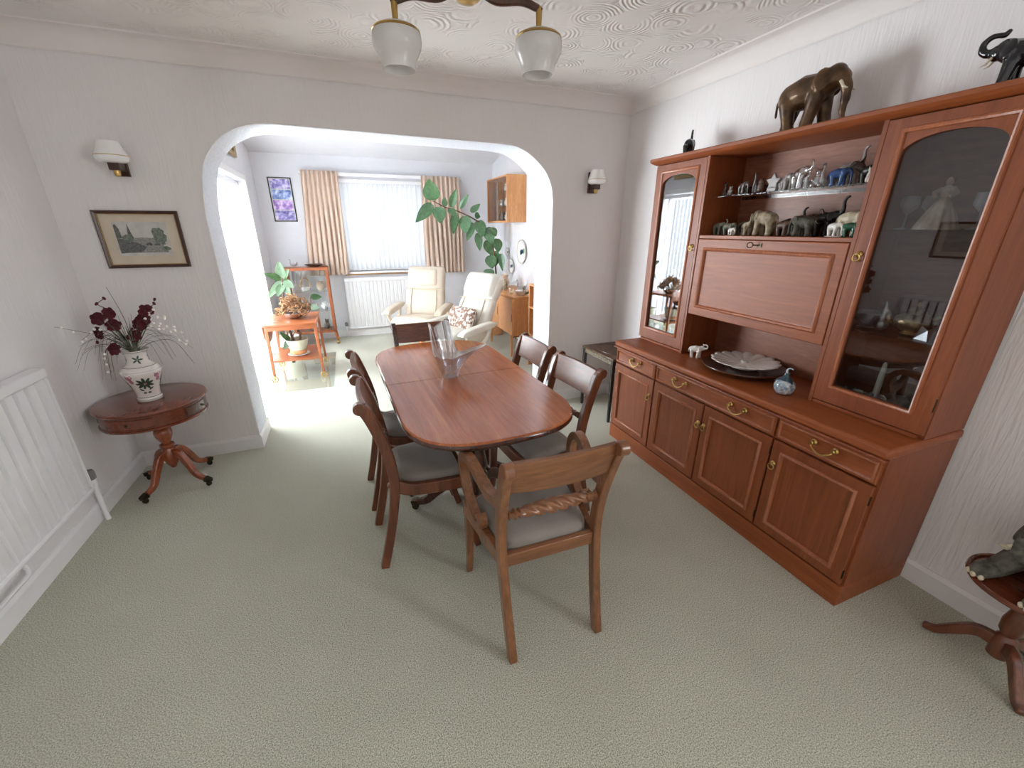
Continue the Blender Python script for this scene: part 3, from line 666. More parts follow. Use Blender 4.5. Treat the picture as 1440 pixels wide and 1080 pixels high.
def make_chair(label, carver, wd, wx, group):
    t = thing('carver_chair' if carver else 'dining_chair', label, 'chair', (0, 0, 0), 0, group)
    hb, ht, hf = (0.178, 0.198, 0.238) if carver else (0.162, 0.18, 0.205)
    yf = 0.445 if carver else 0.42
    side = cr([(0.0, 0.0), (0.03, 0.12), (0.06, 0.26), (0.082, 0.40), (0.085, 0.50), (0.07, 0.61), (0.04, 0.72), (0.012, 0.80), (-0.006, 0.83)], 4)
    for s in (-1, 1):
        b = MB(); P = []
        for y, z in side:
            f = z / 0.83; P.append(V(s * (hb + (ht - hb) * f), y, z))
        b.sweep(P, (1, 0, 0), 0.032, (0.038, 0.05))
        o = b.build('back_post', wd, t, 0.005)
        e = P[-1]; b = MB(); b.cyl(e + V(-0.017, -0.008, 0.0), e + V(0.017, -0.008, 0.0), 0.026, n=18); b.build('scroll_end', wd, o, 0.004)
        # front sabre leg
        b = MB(); q = cr([(yf - 0.015, 0.435), (yf - 0.005, 0.34), (yf - 0.002, 0.22), (yf + 0.01, 0.10), (yf + 0.035, 0.0)], 4)
        b.sweep([V(s * (hf - 0.02), y, z) for y, z in q], (1, 0, 0), (0.036, 0.028), (0.046, 0.03)); b.build('leg', wd, t, 0.004)
        # side rail
        b = MB()
        if carver: rl = [(s * (hb + 0.004), 0.075, 0.40), (s * (hf - 0.004), yf - 0.03, 0.41)]
        else: rl = [(s * (hb + 0.002), 0.075, 0.46), (s * (hb + 0.008), 0.11, 0.425), (s * (hb + 0.02), 0.19, 0.405), (s * (hf - 0.004), yf - 0.02, 0.405)]
        pts = cr(rl, 5) if len(rl) > 2 else [Vector(p) for p in rl]
        b.sweep(pts, (1, -s * 0.08, 0), 0.028, (0.058, 0.06)); b.build('side_rail', wd, t, 0.004)
    b = MB(); b.box(-hf + 0.03, hf - 0.03, yf - 0.03, yf - 0.004, 0.375, 0.435); b.build('front_rail', wx, t, 0.004)
    b = MB(); b.box(-hb, hb, 0.072, 0.096, 0.375, 0.428); b.build('rear_rail', wx, t, 0.003)
    # drop-in seat pad
    def ring(ins, z, n=36):
        o = []
        for k in range(n):
            a = 2 * PI * (k + 0.5) / n; c, s_ = math.cos(a), math.sin(a)
            u = math.copysign(abs(c) ** (2 / 7), c); v = math.copysign(abs(s_) ** (2 / 7), s_)
            y = 0.098 + (yf - 0.03 - 0.098) * (v + 1) / 2; f = (v + 1) / 2; hx = (hb - 0.010) + (hf - hb - 0.01) * f
            o.append((u * (hx - ins) , 0.5 * (yf + 0.07) + (y - 0.5 * (yf + 0.07)) * (1 - ins * 4), z))
        return o
    b = MB(); b.loft([ring(0.0, 0.40), ring(0.0, 0.442), ring(0.006, 0.456), ring(0.022, 0.466), ring(0.06, 0.472), ring(0.12, 0.474)]); b.build('seat', 'seat', t, smooth=60)
    # crest rail, bowed
    b = MB()
    def cf(u, w):
        x = -ht + 0.012 + (2 * ht - 0.024) * u; return x, 0.012 * math.sin(PI * u)
    rings = []
    for k in range(17):
        x, d = cf(k / 16, 0)
        rings.append([V(x, 0.030 - d + dy, z - 0.006 * math.sin(PI * k / 16) * (1 if z < 0.78 else 0)) for dy, z in ((-0.002, 0.718), (0.020, 0.718), (0.008, 0.765), (-0.010, 0.825), (-0.018, 0.845), (-0.036, 0.845), (-0.038, 0.828), (-0.018, 0.765))])
    b.loft(rings); b.build('crest_rail', wx, t, smooth=30)
    b = MB(); twist(b, -hb - 0.006, hb + 0.006, 0.072, 0.60, 0.021 if carver else 0.016); b.build('rope_twist_rail', wx, t, smooth=60)
    if carver:
        for s in (-1, 1):
            b = MB()
            ax = [(0.055, 0.672, 0.0), (0.10, 0.650, 0.008), (0.16, 0.645, 0.018), (0.23, 0.668, 0.03), (0.295, 0.694, 0.042), (0.350, 0.690, 0.05), (0.385, 0.655, 0.052), (0.392, 0.60, 0.05), (0.372, 0.54, 0.046), (0.33, 0.485, 0.04), (0.28, 0.452, 0.034), (0.235, 0.45, 0.03), (0.215, 0.478, 0.03), (0.235, 0.50, 0.03)]
            P = cr([V(s * (hb + 0.012 + dx), y, z) for y, z, dx in ax], 5)
            b.sweep(P, (1, 0, 0), 0.036, (0.036, 0.03)); b.build('arm', wd, t, 0.009)
    return t
gs = 'mahogany dining chairs along the table sides'
ch0 = make_chair('mahogany side chair on the left of the table, nearer the armchair in front', False, 'mahog', 'mahog_x', gs)
ch0.location = (-0.015, 1.79, 0); ch0.rotation_euler = (0, 0, R(-90 + 1))
for lab, x, y, a in (('mahogany side chair on the left of the table, farther from the camera', -0.03, 2.25, -90 + 1),
                     ('mahogany side chair on the right of the table, nearer the sideboard drawers', 1.075, 1.805, 90 + 6),
                     ('mahogany side chair on the right of the table, nearer the arch', 1.045, 2.275, 90 + 3)):
    c = copy_tree(ch0); c.location = (x, y, 0); c.rotation_euler = (0, 0, R(a)); c['label'] = lab
cv = make_chair('light mahogany scroll-arm carver chair in front, its back to the camera', True, 'carver', 'carver_x', 'scroll-arm carver chairs')
cv.location = (0.565, 0.985, 0); cv.rotation_euler = (0, 0, R(-1))
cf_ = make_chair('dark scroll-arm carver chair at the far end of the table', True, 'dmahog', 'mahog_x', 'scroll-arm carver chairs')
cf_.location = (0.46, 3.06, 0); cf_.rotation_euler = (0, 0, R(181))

# ------------------------------------------------------------ crystal vase on the table
def crystal_vase():
    b = MB(); n = 56
    # thick glass body: a tall forked lobe at the left, a long low lip swept out to the right
    def sm(x, a, c):
        t = min(1, max(0, (x - a) / (c - a))); return t * t * (3 - 2 * t)
    def ring(r, z, f):
        o = []
        for k in range(n):
            a = 2 * PI * k / n; c, s = math.cos(a), math.sin(a); rib = 1 + 0.07 * math.cos(9 * a)
            ca = math.cos(a - R(128)); left = sm(ca, 0.25, 0.6); fork = 0.78 + 0.22 * min(1, abs(math.sin(a - R(128))) / 0.55)
            right = sm(math.cos(a + R(14)), 0.6, 1.0)
            x = r * c * rib + right * 0.13 * f - left * 0.02 * f
            y = r * s * rib * (1 - 0.25 * right * f)
            o.append(V(x, y, z + f * (left * fork * 0.17 + right * 0.055)))
        return o
    z0 = 0.746
    rings = [ring(0.034, z0, 0), ring(0.040, z0 + 0.008, 0), ring(0.052, z0 + 0.045, 0.0), ring(0.066, z0 + 0.085, 0.25), ring(0.074, z0 + 0.11, 0.6), ring(0.082, z0 + 0.125, 1.0),
             ring(0.074, z0 + 0.124, 0.98), ring(0.064, z0 + 0.108, 0.58), ring(0.056, z0 + 0.085, 0.22), ring(0.040, z0 + 0.05, 0), ring(0.02, z0 + 0.035, 0)]
    b.loft(rings); o = b.build('crystal_vase', 'crystal', None, smooth=14)
    o.location = (0.452, 2.09, 0); o.rotation_euler = (0, 0, R(-12))
    tag(o, 'clear cut crystal vase with swept lips standing on the dining table', 'vase')
crystal_vase()

# ------------------------------------------------------------ sideboard wall unit (local x: far end to near end, y: into the wall)
SBX, SBY = 1.735, 2.385
SB = thing('display_sideboard', 'tall teak sideboard unit with glass doors, drop flap, drawers and cupboards', 'sideboard', (SBX, SBY, 0), R(-90))
LX, DP = 1.675, 0.468
def sbw(lx, ly, z): return (SBX + ly, SBY - lx, z)      # local -> world
b = MB(); b.box(0.0, LX, 0.006, DP, 0.0, 0.104); b.build('plinth', 'teak_x', SB, 0.003)
b = MB(); b.box(0, LX, 0.022, DP, 0.104, 0.716); b.build('base_carcass', 'teak', SB, 0.002)
b = MB(); b.box(-0.008, LX + 0.008, -0.014, DP, 0.716, 0.757); b.build('worktop', 'teak_x', SB, 0.012)
b = MB(); b.tube([(-0.006, -0.012, 0.712), (LX + 0.006, -0.012, 0.712)], 0.006, 8); b.build('worktop_moulding', 'teak_dark', SB)
cols = [(0.010, 0.424), (0.434, 0.838), (0.846, 1.25), (1.26, 1.666)]
DOOR = [(0, 0.02), (0, 0.003), (0.003, 0.0), (0.050, 0.0), (0.056, 0.006), (0.066, 0.008)]
DRAW = [(0, 0.02), (0, 0.003), (0.003, 0.0), (0.015, 0.0), (0.02, 0.003), (0.026, 0.004)]
def bead(p, x0, x1, z0, z1, i0, w, y=0.0, h=0.009):
    b = MB(); b.loft([[(x0 + i, y + d, z0 + i), (x1 - i, y + d, z0 + i), (x1 - i, y + d, z1 - i), (x0 + i, y + d, z1 - i)] for i, d in ((i0, 0.001), (i0 + w * 0.2, -h * 0.7), (i0 + w * 0.5, -h), (i0 + w * 0.8, -h * 0.7), (i0 + w, 0.006))], False)
    b.build('moulding', 'bead', p, smooth=50)
def ring_pull(p, x, z, y=0.0, ringr=0.014):
    b = MB()
    b.lathe([(0.013, 0), (0.013, 0.003), (0.008, 0.006), (0.006, 0.010), (0.007, 0.014), (0.004, 0.017)], 14, mtx=Matrix.Translation((x, y, z)) @ Matrix.Rotation(R(90), 4, 'X'))
    b.tube([(x + ringr * math.sin(a), y - 0.012, z - ringr + ringr * math.cos(a)) for a in [2 * PI * k / 18 for k in range(18)]], 0.0028, 8, closed=True)
    b.build('ring_pull', 'brass', p, smooth=50)
def bail(p, x, z, w=0.085):
    b = MB()
    for s in (-1, 1):
        b.lathe([(0.013, 0), (0.013, 0.003), (0.007, 0.007), (0.006, 0.014), (0.009, 0.019), (0.006, 0.024)], 14, mtx=Matrix.Translation((x + s * w / 2, 0, z)) @ Matrix.Rotation(R(90), 4, 'X'))
    pts = cr([(x - w / 2, -0.018, z), (x - w / 2 + 0.004, -0.022, z - 0.014), (x - w * 0.28, -0.024, z - 0.024), (x - w * 0.12, -0.024, z - 0.031), (x, -0.024, z - 0.033), (x + w * 0.12, -0.024, z - 0.031), (x + w * 0.28, -0.024, z - 0.024), (x + w / 2 - 0.004, -0.022, z - 0.014), (x + w / 2, -0.018, z)], 4)
    b.tube(pts, [0.003, 0.003, 0.004, 0.005, 0.004, 0.003, 0.003], 8); b.build('bail_handle', 'brass', p, smooth=50)
for i, (x0, x1) in enumerate(cols):
    b = MB(); b.panel(x0, x1, 0.116, 0.592, 0.0, DOOR); d = b.build('cupboard_door', 'teak', SB, smooth=25); bead(d, x0, x1, 0.116, 0.592, 0.042, 0.017)
    kx = {0: x1 - 0.030, 1: x1 - 0.016, 2: x0 + 0.018, 3: x0 + 0.022}[i]
    ring_pull(d, kx, 0.478, 0.0)
    for hz in (0.17, 0.53):
        hx = x0 if i in (0, 1) else x1
        hb_ = MB(); hb_.cyl((hx, 0.004, hz - 0.02), (hx, 0.004, hz + 0.02), 0.0035, n=8); hb_.build('hinge', 'dbrass', d)
for x0, x1, hs in ((0.010, 0.424, (0.235,)), (0.434, 1.25, (0.645, 1.045)), (1.26, 1.666, (1.468,))):
    b = MB(); b.panel(x0, x1, 0.602, 0.704, 0.0, DRAW); d = b.build('drawer', 'teak_x', SB, smooth=25); bead(d, x0, x1, 0.602, 0.704, 0.009, 0.011, 0.0, 0.006)
    for hx in hs: bail(d, hx, 0.664)
# upper unit
UF = 0.18
for x0, x1 in ((0.0, 0.02), (LX - 0.02, LX)): MB().box(x0, x1, UF + 0.02, DP, 0.757, 1.886).build('end_panel', 'teak', SB, 0.002)
for x0, x1 in ((0.415, 0.433), (1.247, 1.265)): MB().box(x0, x1, UF, DP - 0.01, 0.757, 1.886).build('partition', 'teak', SB, 0.002)
MB().box(0.02, 0.415, DP - 0.012, DP, 0.757, 1.886).build('back_board', 'teak_back', SB)
MB().box(1.265, LX - 0.02, DP - 0.012, DP, 0.757, 1.886).build('back_board', 'teak_back', SB)
MB().box(0.433, 1.247, DP - 0.012, DP, 0.757, 1.655).build('back_board', 'teak_back', SB)
MB().box(0.433, 1.247, DP - 0.024, DP - 0.012, 1.725, 1.886).build('back_board', 'teak_back', SB, 0.001)
MB().box(0.433, 1.247, DP - 0.008, DP, 1.655, 1.725).build('back_slot', 'dmahog', SB)
b = MB()
b.loft([[(x0, y0, z), (x1, y0, z), (x1, DP, z), (x0, DP, z)] for x0, x1, y0, z in ((-0.004, LX + 0.004, UF - 0.004, 1.872), (-0.012, LX + 0.012, UF - 0.014, 1.877), (-0.026, LX + 0.026, UF - 0.028, 1.886), (-0.03, LX + 0.03, UF - 0.034, 1.892), (-0.03, LX + 0.03, UF - 0.034, 1.904), (-0.026, LX + 0.026, UF - 0.03, 1.909))])
b.build('cornice', 'teak_x', SB, 0.001)
MB().box(0.433, 1.247, UF + 0.004, DP - 0.012, 1.448, 1.466).build('shelf', 'teak_x', SB, 0.002)
MB().box(0.433, 1.247, UF + 0.022, DP - 0.012, 1.02, 1.038).build('shelf', 'teak_x', SB, 0.002)
MB().box(0.02, 0.415, UF + 0.004, DP - 0.012, 0.757, 0.772).build('shelf', 'teak_x', SB, 0.002)
MB().box(1.265, LX - 0.02, UF + 0.004, DP - 0.012, 0.757, 0.772).build('shelf', 'teak_x', SB, 0.002)
MB().box(0.440, 1.24, UF + 0.05, DP - 0.03, 1.664, 1.670).build('glass_shelf', 'shelfglass', SB)
for zz in (1.10, 1.49):
    MB().box(1.267, LX - 0.022, UF + 0.03, DP - 0.014, zz, zz + 0.006).build('glass_shelf', 'shelfglass', SB)
    MB().box(0.022, 0.413, UF + 0.03, DP - 0.014, zz, zz + 0.006).build('glass_shelf', 'shelfglass', SB)
FLAP = [(0, 0.02), (0, 0.003), (0.003, 0.0), (0.052, 0.0), (0.062, 0.005), (0.072, 0.006)]
b = MB(); b.panel(0.437, 1.243, 1.016, 1.446, UF, FLAP); fl = b.build('drop_flap', 'teak_x', SB, smooth=25); bead(fl, 0.437, 1.243, 1.016, 1.446, 0.044, 0.019, UF)
b = MB(); kx, kz = 0.835, 1.424
b.tube([(kx - 0.030 + 0.010 * math.cos(a), UF - 0.028 + 0.008 * math.cos(a), kz + 0.013 * math.sin(a)) for a in [2 * PI * k / 14 for k in range(14)]], 0.0025, 6, closed=True)
b.tube([(kx - 0.019, UF - 0.022, kz), (kx, UF - 0.012, kz), (kx + 0.008, UF, kz)], 0.003, 6); b.box(kx - 0.002, kx + 0.014, UF - 0.004, UF, kz - 0.009, kz + 0.009)
b.build('key', 'dbrass', fl, smooth=50)
def glass_door(x0, x1, knob_right, pm):
    z0, z1 = 0.778, 1.868; ox0, ox1, oz0, zs, zt = x0 + 0.062, x1 - 0.062, 0.858, 1.742, 1.806
    n = 20; inner = [(ox0, oz0), (ox1, oz0)]
    cx = (ox0 + ox1) / 2; w = (ox1 - ox0) / 2
    inner += [(cx + w * math.cos(PI * k / n), zs + (zt - zs) * math.sin(PI * k / n) ** 0.85) for k in range(n + 1)]
    # outer rectangle matched point by point
    outer = [(x0, z0), (x1, z0)]
    for k in range(n + 1):
        f = k / n
        outer.append((x1, zs + (z1 - zs) * f / 0.2) if f < 0.2 else ((x0, zs + (z1 - zs) * (1 - f) / 0.2) if f > 0.8 else (x1 + (x0 - x1) * (f - 0.2) / 0.6, z1)))
    b = MB(); m = len(inner); y0, y1 = UF, UF + 0.02
    b.loft([[(x, y1, z) for x, z in outer], [(x, y0, z) for x, z in outer], [(x, y0, z) for x, z in inner], [(x, y1, z) for x, z in inner]], False, True)
    d = b.build('glass_door', 'teak', SB, smooth=25)
    b = MB(); rr = []
    for i, dy in ((0.046, 0.001), (0.049, -0.006), (0.055, -0.009), (0.061, -0.006), (0.064, 0.001)):
        rr.append([(x0 + i, y0 + dy, z0 + i + 0.016), (x1 - i, y0 + dy, z0 + i + 0.016), (x1 - i, y0 + dy, z1 - i + 0.014), (x0 + i, y0 + dy, z1 - i + 0.014)])
    b.loft(rr, False, True); b.build('moulding', 'bead', d, smooth=40)
    b = MB(); b.prism([(x + (0.004 if x > cx else -0.004), z + (0.004 if z > 1 else -0.004)) for x, z in inner], 'xz', UF + 0.010, UF + 0.014); b.build('pane', pm, d, smooth=0)
    ring_pull(d, x1 - 0.022 if knob_right else x0 + 0.022, 1.405, UF, 0.013)
    for hz in (0.9, 1.72):
        hx = x0 if knob_right else x1
        hb_ = MB(); hb_.cyl((hx, UF + 0.006, hz - 0.025), (hx, UF + 0.006, hz + 0.025), 0.0035, n=8); hb_.build('hinge', 'dbrass', d)
glass_door(0.004, 0.414, True, 'mirror')
glass_door(1.266, LX - 0.004, False, 'doorglass')

# ------------------------------------------------------------ elephants and other figurines
def elephant(label, loc, rz, L, mat, trunk='down', tusk=None, fat=1.0, group=None, name='elephant_figurine', step=0.05, base=None, lift=0.0):
    """L: body length in metres; faces local +x"""
    t = thing(name, label, 'figurine', loc, rz, group)
    k = L / 1.15; z0 = (0.06 if base else 0.0)
    def P(x, y, z): return V(x * k, y * k * fat, (z + z0) * k)
    caps = [[(P(-0.30, 0, 0.60), 0.235 * k), (P(-0.08, 0, 0.64), 0.265 * k), (P(0.16, 0, 0.65), 0.235 * k), (P(0.32, 0, 0.74), 0.19 * k)],
            [(P(0.36, 0, 0.78), 0.165 * k), (P(0.46, 0, 0.72), 0.13 * k)]]
    for x, y, dx in ((-0.34, 0.13, -step), (-0.30, -0.13, step), (0.17, 0.13, step), (0.19, -0.13, -step)):
        caps.append([(P(x, y, 0.50), 0.135 * k), (P(x + dx * 0.6, y, 0.26), 0.105 * k), (P(x + dx, y, 0.10), 0.098 * k)])
        caps.append([(P(x + dx, y, 0.10), 0.098 * k), (P(x + dx + 0.015, y, 0.055), 0.105 * k)])
    if trunk == 'down': tr = [(0.48, 0.72, 0.10), (0.56, 0.58, 0.085), (0.585, 0.42, 0.068), (0.58, 0.26, 0.052), (0.60, 0.14, 0.042), (0.64, 0.10, 0.038)]
    elif trunk == 'up': tr = [(0.48, 0.76, 0.10), (0.60, 0.76, 0.08), (0.69, 0.84, 0.066), (0.70, 0.99, 0.054), (0.64, 1.10, 0.046), (0.56, 1.10, 0.042)]
    elif trunk == 'high': tr = [(0.46, 0.80, 0.10), (0.56, 0.88, 0.082), (0.58, 1.04, 0.07), (0.55, 1.22, 0.06), (0.60, 1.36, 0.054), (0.68, 1.40, 0.05)]
    else: tr = [(0.48, 0.78, 0.10), (0.60, 0.76, 0.08), (0.70, 0.82, 0.07), (0.72, 0.95, 0.06), (0.63, 1.04, 0.055), (0.52, 1.04, 0.05), (0.44, 1.02, 0.05), (0.40, 1.07, 0.045)]
    pp = cr([(x, 0, z) for x, z, r in tr], 4); rr = [tr[min(len(tr) - 1, int(i / 4 + 0.5))][2] for i in range(len(pp))]
    caps.append([(P(*p), r * k) for p, r in zip(pp, rr)])
    caps.append([(P(-0.50, 0, 0.72), 0.03 * k), (P(-0.58, 0, 0.56), 0.025 * k), (P(-0.57, 0, 0.36), 0.025 * k)])
    discs = []
    for s in (-1, 1): discs.append((P(0.27, s * 0.20, 0.72), 0.13 * k, 0.035 * k, 0.185 * k, Matrix.Rotation(R(-s * 24), 4, 'Z') @ Matrix.Rotation(R(s * 14), 4, 'X')))
    blob(caps, max(0.0022, 0.019 * k), 'body', mat, t, 5, discs=discs)
    if tusk:
        for s in (-1, 1):
            b = MB(); b.tube([P(0.50, s * 0.085, 0.66), P(0.57, s * 0.10, 0.56), P(0.64, s * 0.10, 0.53)], [0.026 * k, 0.022 * k, 0.006 * k], 8); b.build('tusk', tusk, t)
    if base:
        b = MB(); b.prism([(x * k, y * k) for x, y in [(0.62 * math.cos(2 * PI * q / 20) + 0.0, 0.3 * math.sin(2 * PI * q / 20)) for q in range(20)]], 'xy', 0, 0.075 * k); b.build('base', base, t, 0.002)
    return t
def figure(name, label, loc, rz, H, mat, kind, group=None):
    """small ornaments; kinds differ in silhouette"""
    t = thing(name, label, 'figurine', loc, rz, group); k = H
    def P(x, y, z): return V(x * k, y * k, z * k)
    if kind == 'cat': caps = [[(P(0, 0, 0.18), 0.18 * k), (P(0, 0, 0.5), 0.13 * k)], [(P(0.03, 0, 0.72), 0.13 * k), (P(0.09, 0, 0.7), 0.09 * k)], [(P(0.0, 0.08, 0.8), 0.05 * k), (P(0, 0.1, 0.95), 0.02 * k)], [(P(0, -0.08, 0.8), 0.05 * k), (P(0, -0.1, 0.95), 0.02 * k)], [(P(-0.16, 0, 0.08), 0.05 * k), (P(-0.2, 0.2, 0.06), 0.05 * k)], [(P(0.14, 0.06, 0.3), 0.05 * k), (P(0.16, 0.06, 0.05), 0.05 * k)], [(P(0.14, -0.06, 0.3), 0.05 * k), (P(0.16, -0.06, 0.05), 0.05 * k)]]
    elif kind == 'owl': caps = [[(P(0, 0, 0.2), 0.2 * k), (P(0, 0, 0.5), 0.24 * k)], [(P(0, 0, 0.75), 0.22 * k), (P(0.02, 0, 0.8), 0.18 * k)], [(P(0, 0.12, 0.9), 0.05 * k), (P(0, 0.15, 0.98), 0.02 * k)], [(P(0, -0.12, 0.9), 0.05 * k), (P(0, -0.15, 0.98), 0.02 * k)]]
    elif kind == 'swan': caps = [[(P(-0.32, 0, 0.3), 0.12 * k), (P(0, 0, 0.22), 0.2 * k), (P(0.22, 0, 0.25), 0.14 * k)], [(P(0.26, 0, 0.3), 0.09 * k), (P(0.34, 0, 0.5), 0.06 * k), (P(0.28, 0, 0.72), 0.05 * k), (P(0.3, 0, 0.88), 0.055 * k), (P(0.42, 0, 0.86), 0.05 * k), (P(0.52, 0, 0.8), 0.02 * k)], [(P(-0.3, 0.1, 0.4), 0.08 * k), (P(-0.42, 0.1, 0.55), 0.03 * k)], [(P(-0.3, -0.1, 0.4), 0.08 * k), (P(-0.42, -0.1, 0.55), 0.03 * k)]]
    elif kind == 'bear': caps = [[(P(0, 0, 0.25), 0.25 * k), (P(0, 0, 0.48), 0.18 * k)], [(P(0.02, 0, 0.74), 0.18 * k), (P(0.14, 0, 0.71), 0.08 * k)], [(P(0, 0.14, 0.88), 0.07 * k), (P(0, 0.15, 0.92), 0.06 * k)], [(P(0, -0.14, 0.88), 0.07 * k), (P(0, -0.15, 0.92), 0.06 * k)], [(P(0.05, 0.2, 0.5), 0.08 * k), (P(0.18, 0.2, 0.36), 0.07 * k)], [(P(0.05, -0.2, 0.5), 0.08 * k), (P(0.18, -0.2, 0.36), 0.07 * k)], [(P(0.15, 0.15, 0.12), 0.11 * k), (P(0.3, 0.16, 0.12), 0.1 * k)], [(P(0.15, -0.15, 0.12), 0.11 * k), (P(0.3, -0.16, 0.12), 0.1 * k)]]
    elif kind == 'giraffe': caps = [[(P(-0.18, 0, 0.42), 0.11 * k), (P(0.1, 0, 0.48), 0.1 * k)], [(P(0.12, 0, 0.5), 0.08 * k), (P(0.22, 0, 0.72), 0.05 * k), (P(0.27, 0, 0.92), 0.05 * k), (P(0.38, 0, 0.88), 0.035 * k)]] + [[(P(x, y, 0.4), 0.05 * k), (P(x, y, 0.035), 0.035 * k)] for x in (-0.2, 0.1) for y in (-0.06, 0.06)]
    elif kind == 'dolphin': caps = [[(P(-0.3, 0, 0.15), 0.04 * k), (P(-0.2, 0, 0.4), 0.1 * k), (P(0.0, 0, 0.62), 0.15 * k), (P(0.22, 0, 0.7), 0.11 * k), (P(0.4, 0, 0.6), 0.05 * k)], [(P(0, 0, 0.72), 0.06 * k), (P(-0.08, 0, 0.95), 0.02 * k)], [(P(-0.3, 0.02, 0.15), 0.04 * k), (P(-0.36, 0.16, 0.1), 0.03 * k)], [(P(-0.3, -0.02, 0.15), 0.04 * k), (P(-0.36, -0.16, 0.1), 0.03 * k)], [(P(-0.1, 0, 0.06), 0.08 * k), (P(-0.22, 0, 0.2), 0.07 * k)]]
    else: caps = [[(P(0, 0, 0.2), 0.22 * k), (P(0, 0, 0.5), 0.09 * k)], [(P(0, 0, 0.5), 0.09 * k), (P(0, 0, 0.68), 0.1 * k)], [(P(0, 0, 0.7), 0.05 * k), (P(0, 0, 0.86), 0.085 * k)], [(P(0, 0.1, 0.68), 0.045 * k), (P(0.08, 0.16, 0.52), 0.04 * k), (P(0.14, 0.06, 0.46), 0.035 * k)], [(P(0, -0.1, 0.68), 0.045 * k), (P(0.08, -0.16, 0.52), 0.04 * k), (P(0.14, -0.06, 0.46), 0.035 * k)], [(P(-0.03, 0, 0.92), 0.06 * k), (P(-0.06, 0, 0.97), 0.03 * k)]]
    if kind == 'star':
        b = MB(); pts = [(math.sin(2 * PI * q / 10) * (0.5 if q % 2 == 0 else 0.26) * k, (0.5 + math.cos(2 * PI * q / 10) * (0.5 if q % 2 == 0 else 0.26)) * k) for q in range(10)]
        b.prism(pts, 'xz', -0.09 * k, 0.09 * k); b.box(-0.28 * k, 0.28 * k, -0.13 * k, 0.13 * k, 0, 0.22 * k); b.build('body', mat, t, 0.03 * k)
    else: blob(caps, max(0.0016, 0.03 * k), 'body', mat, t, 3)
    return t
# on the cornice
ZT = 1.91
elephant('bronze elephant with ivory tusks standing on the middle of the sideboard cornice', sbw(0.835, 0.31, ZT), R(-86), 0.30, 'bronze', 'down', 'ivory', step=0.09)
elephant('small black elephant standing end-on at the far left of the cornice', sbw(0.115, 0.31, ZT), R(40), 0.13, 'blackresin', 'high')
elephant('blue-black elephant with curled raised trunk at the near end of the cornice', sbw(1.525, 0.315, ZT), R(97), 0.185, 'navy', 'curl', 'ivory')
# crystal and glass row on the glass shelf, far to near
g1 = 'small ornaments on the glass shelf'; ZG = 1.672
row = [('figure', 'cat_figurine', 'dark glass cat, leftmost ornament on the glass shelf', 0.475, 0.22, 0.075, 'dusky', 'cat'),
       ('figure', 'bear_figurine', 'tiny clear crystal bear, second from the left on the glass shelf', 0.53, 0.20, 0.045, 'frosted', 'bear'),
       ('ele', '', 'smoky glass elephant, third from the left on the glass shelf', 0.605, 0.205, 0.075, 'dusky', 'down'),
       ('figure', 'giraffe_figurine', 'dark giraffe ornament, fourth from the left on the glass shelf', 0.672, 0.21, 0.10, 'dusky', 'giraffe'),
       ('figure', 'owl_figurine', 'brown owl ornament left of the frosted star', 0.712, 0.20, 0.065, 'brownresin', 'owl'),
       ('figure', 'star_ornament', 'frosted glass star on the glass shelf', 0.772, 0.21, 0.085, 'frosted', 'star'),
       ('ele', '', 'frosted glass elephant right of the star', 0.835, 0.22, 0.09, 'frosted', 'down'),
       ('ele', '', 'large clear crystal elephant in the middle of the glass shelf', 0.915, 0.20, 0.115, 'crystal', 'up'),
       ('figure', 'bear_figurine', 'clear crystal bear right of the large crystal elephant', 0.98, 0.22, 0.085, 'crystal', 'bear'),
       ('figure', 'swan_figurine', 'crystal swan left of the blue crystal elephant', 1.035, 0.20, 0.10, 'frosted', 'swan'),
       ('ele', '', 'blue crystal elephant on the glass shelf', 1.09, 0.19, 0.085, 'bluecrystal', 'down'),
       ('ele', '', 'frosted elephant with high raised trunk behind the blue crystal one', 1.085, 0.25, 0.115, 'frosted', 'high'),
       ('figure', 'dolphin_figurine', 'grey glass dolphin right of the blue crystal elephant', 1.145, 0.22, 0.11, 'dusky', 'dolphin'),
       ('ele', '', 'charcoal elephant near the right end of the glass shelf', 1.185, 0.23, 0.09, 'charcoal', 'up'),
       ('figure', 'cat_figurine', 'white glazed cat, rightmost ornament on the glass shelf', 1.205, 0.19, 0.065, 'whiteglaze', 'cat')]
for r in row:
    dy = UF + (r[4] - 0.12)
    if r[0] == 'ele': elephant(r[2], sbw(r[3], dy, ZG), R(-100 + random.uniform(-25, 25)), r[5], r[6], r[7], group=g1)
    else: figure(r[1], r[2], sbw(r[3], dy, ZG), R(180 + random.uniform(-30, 30)) if r[7] != 'star' else R(90 + 180), r[5], r[6], r[7], g1)
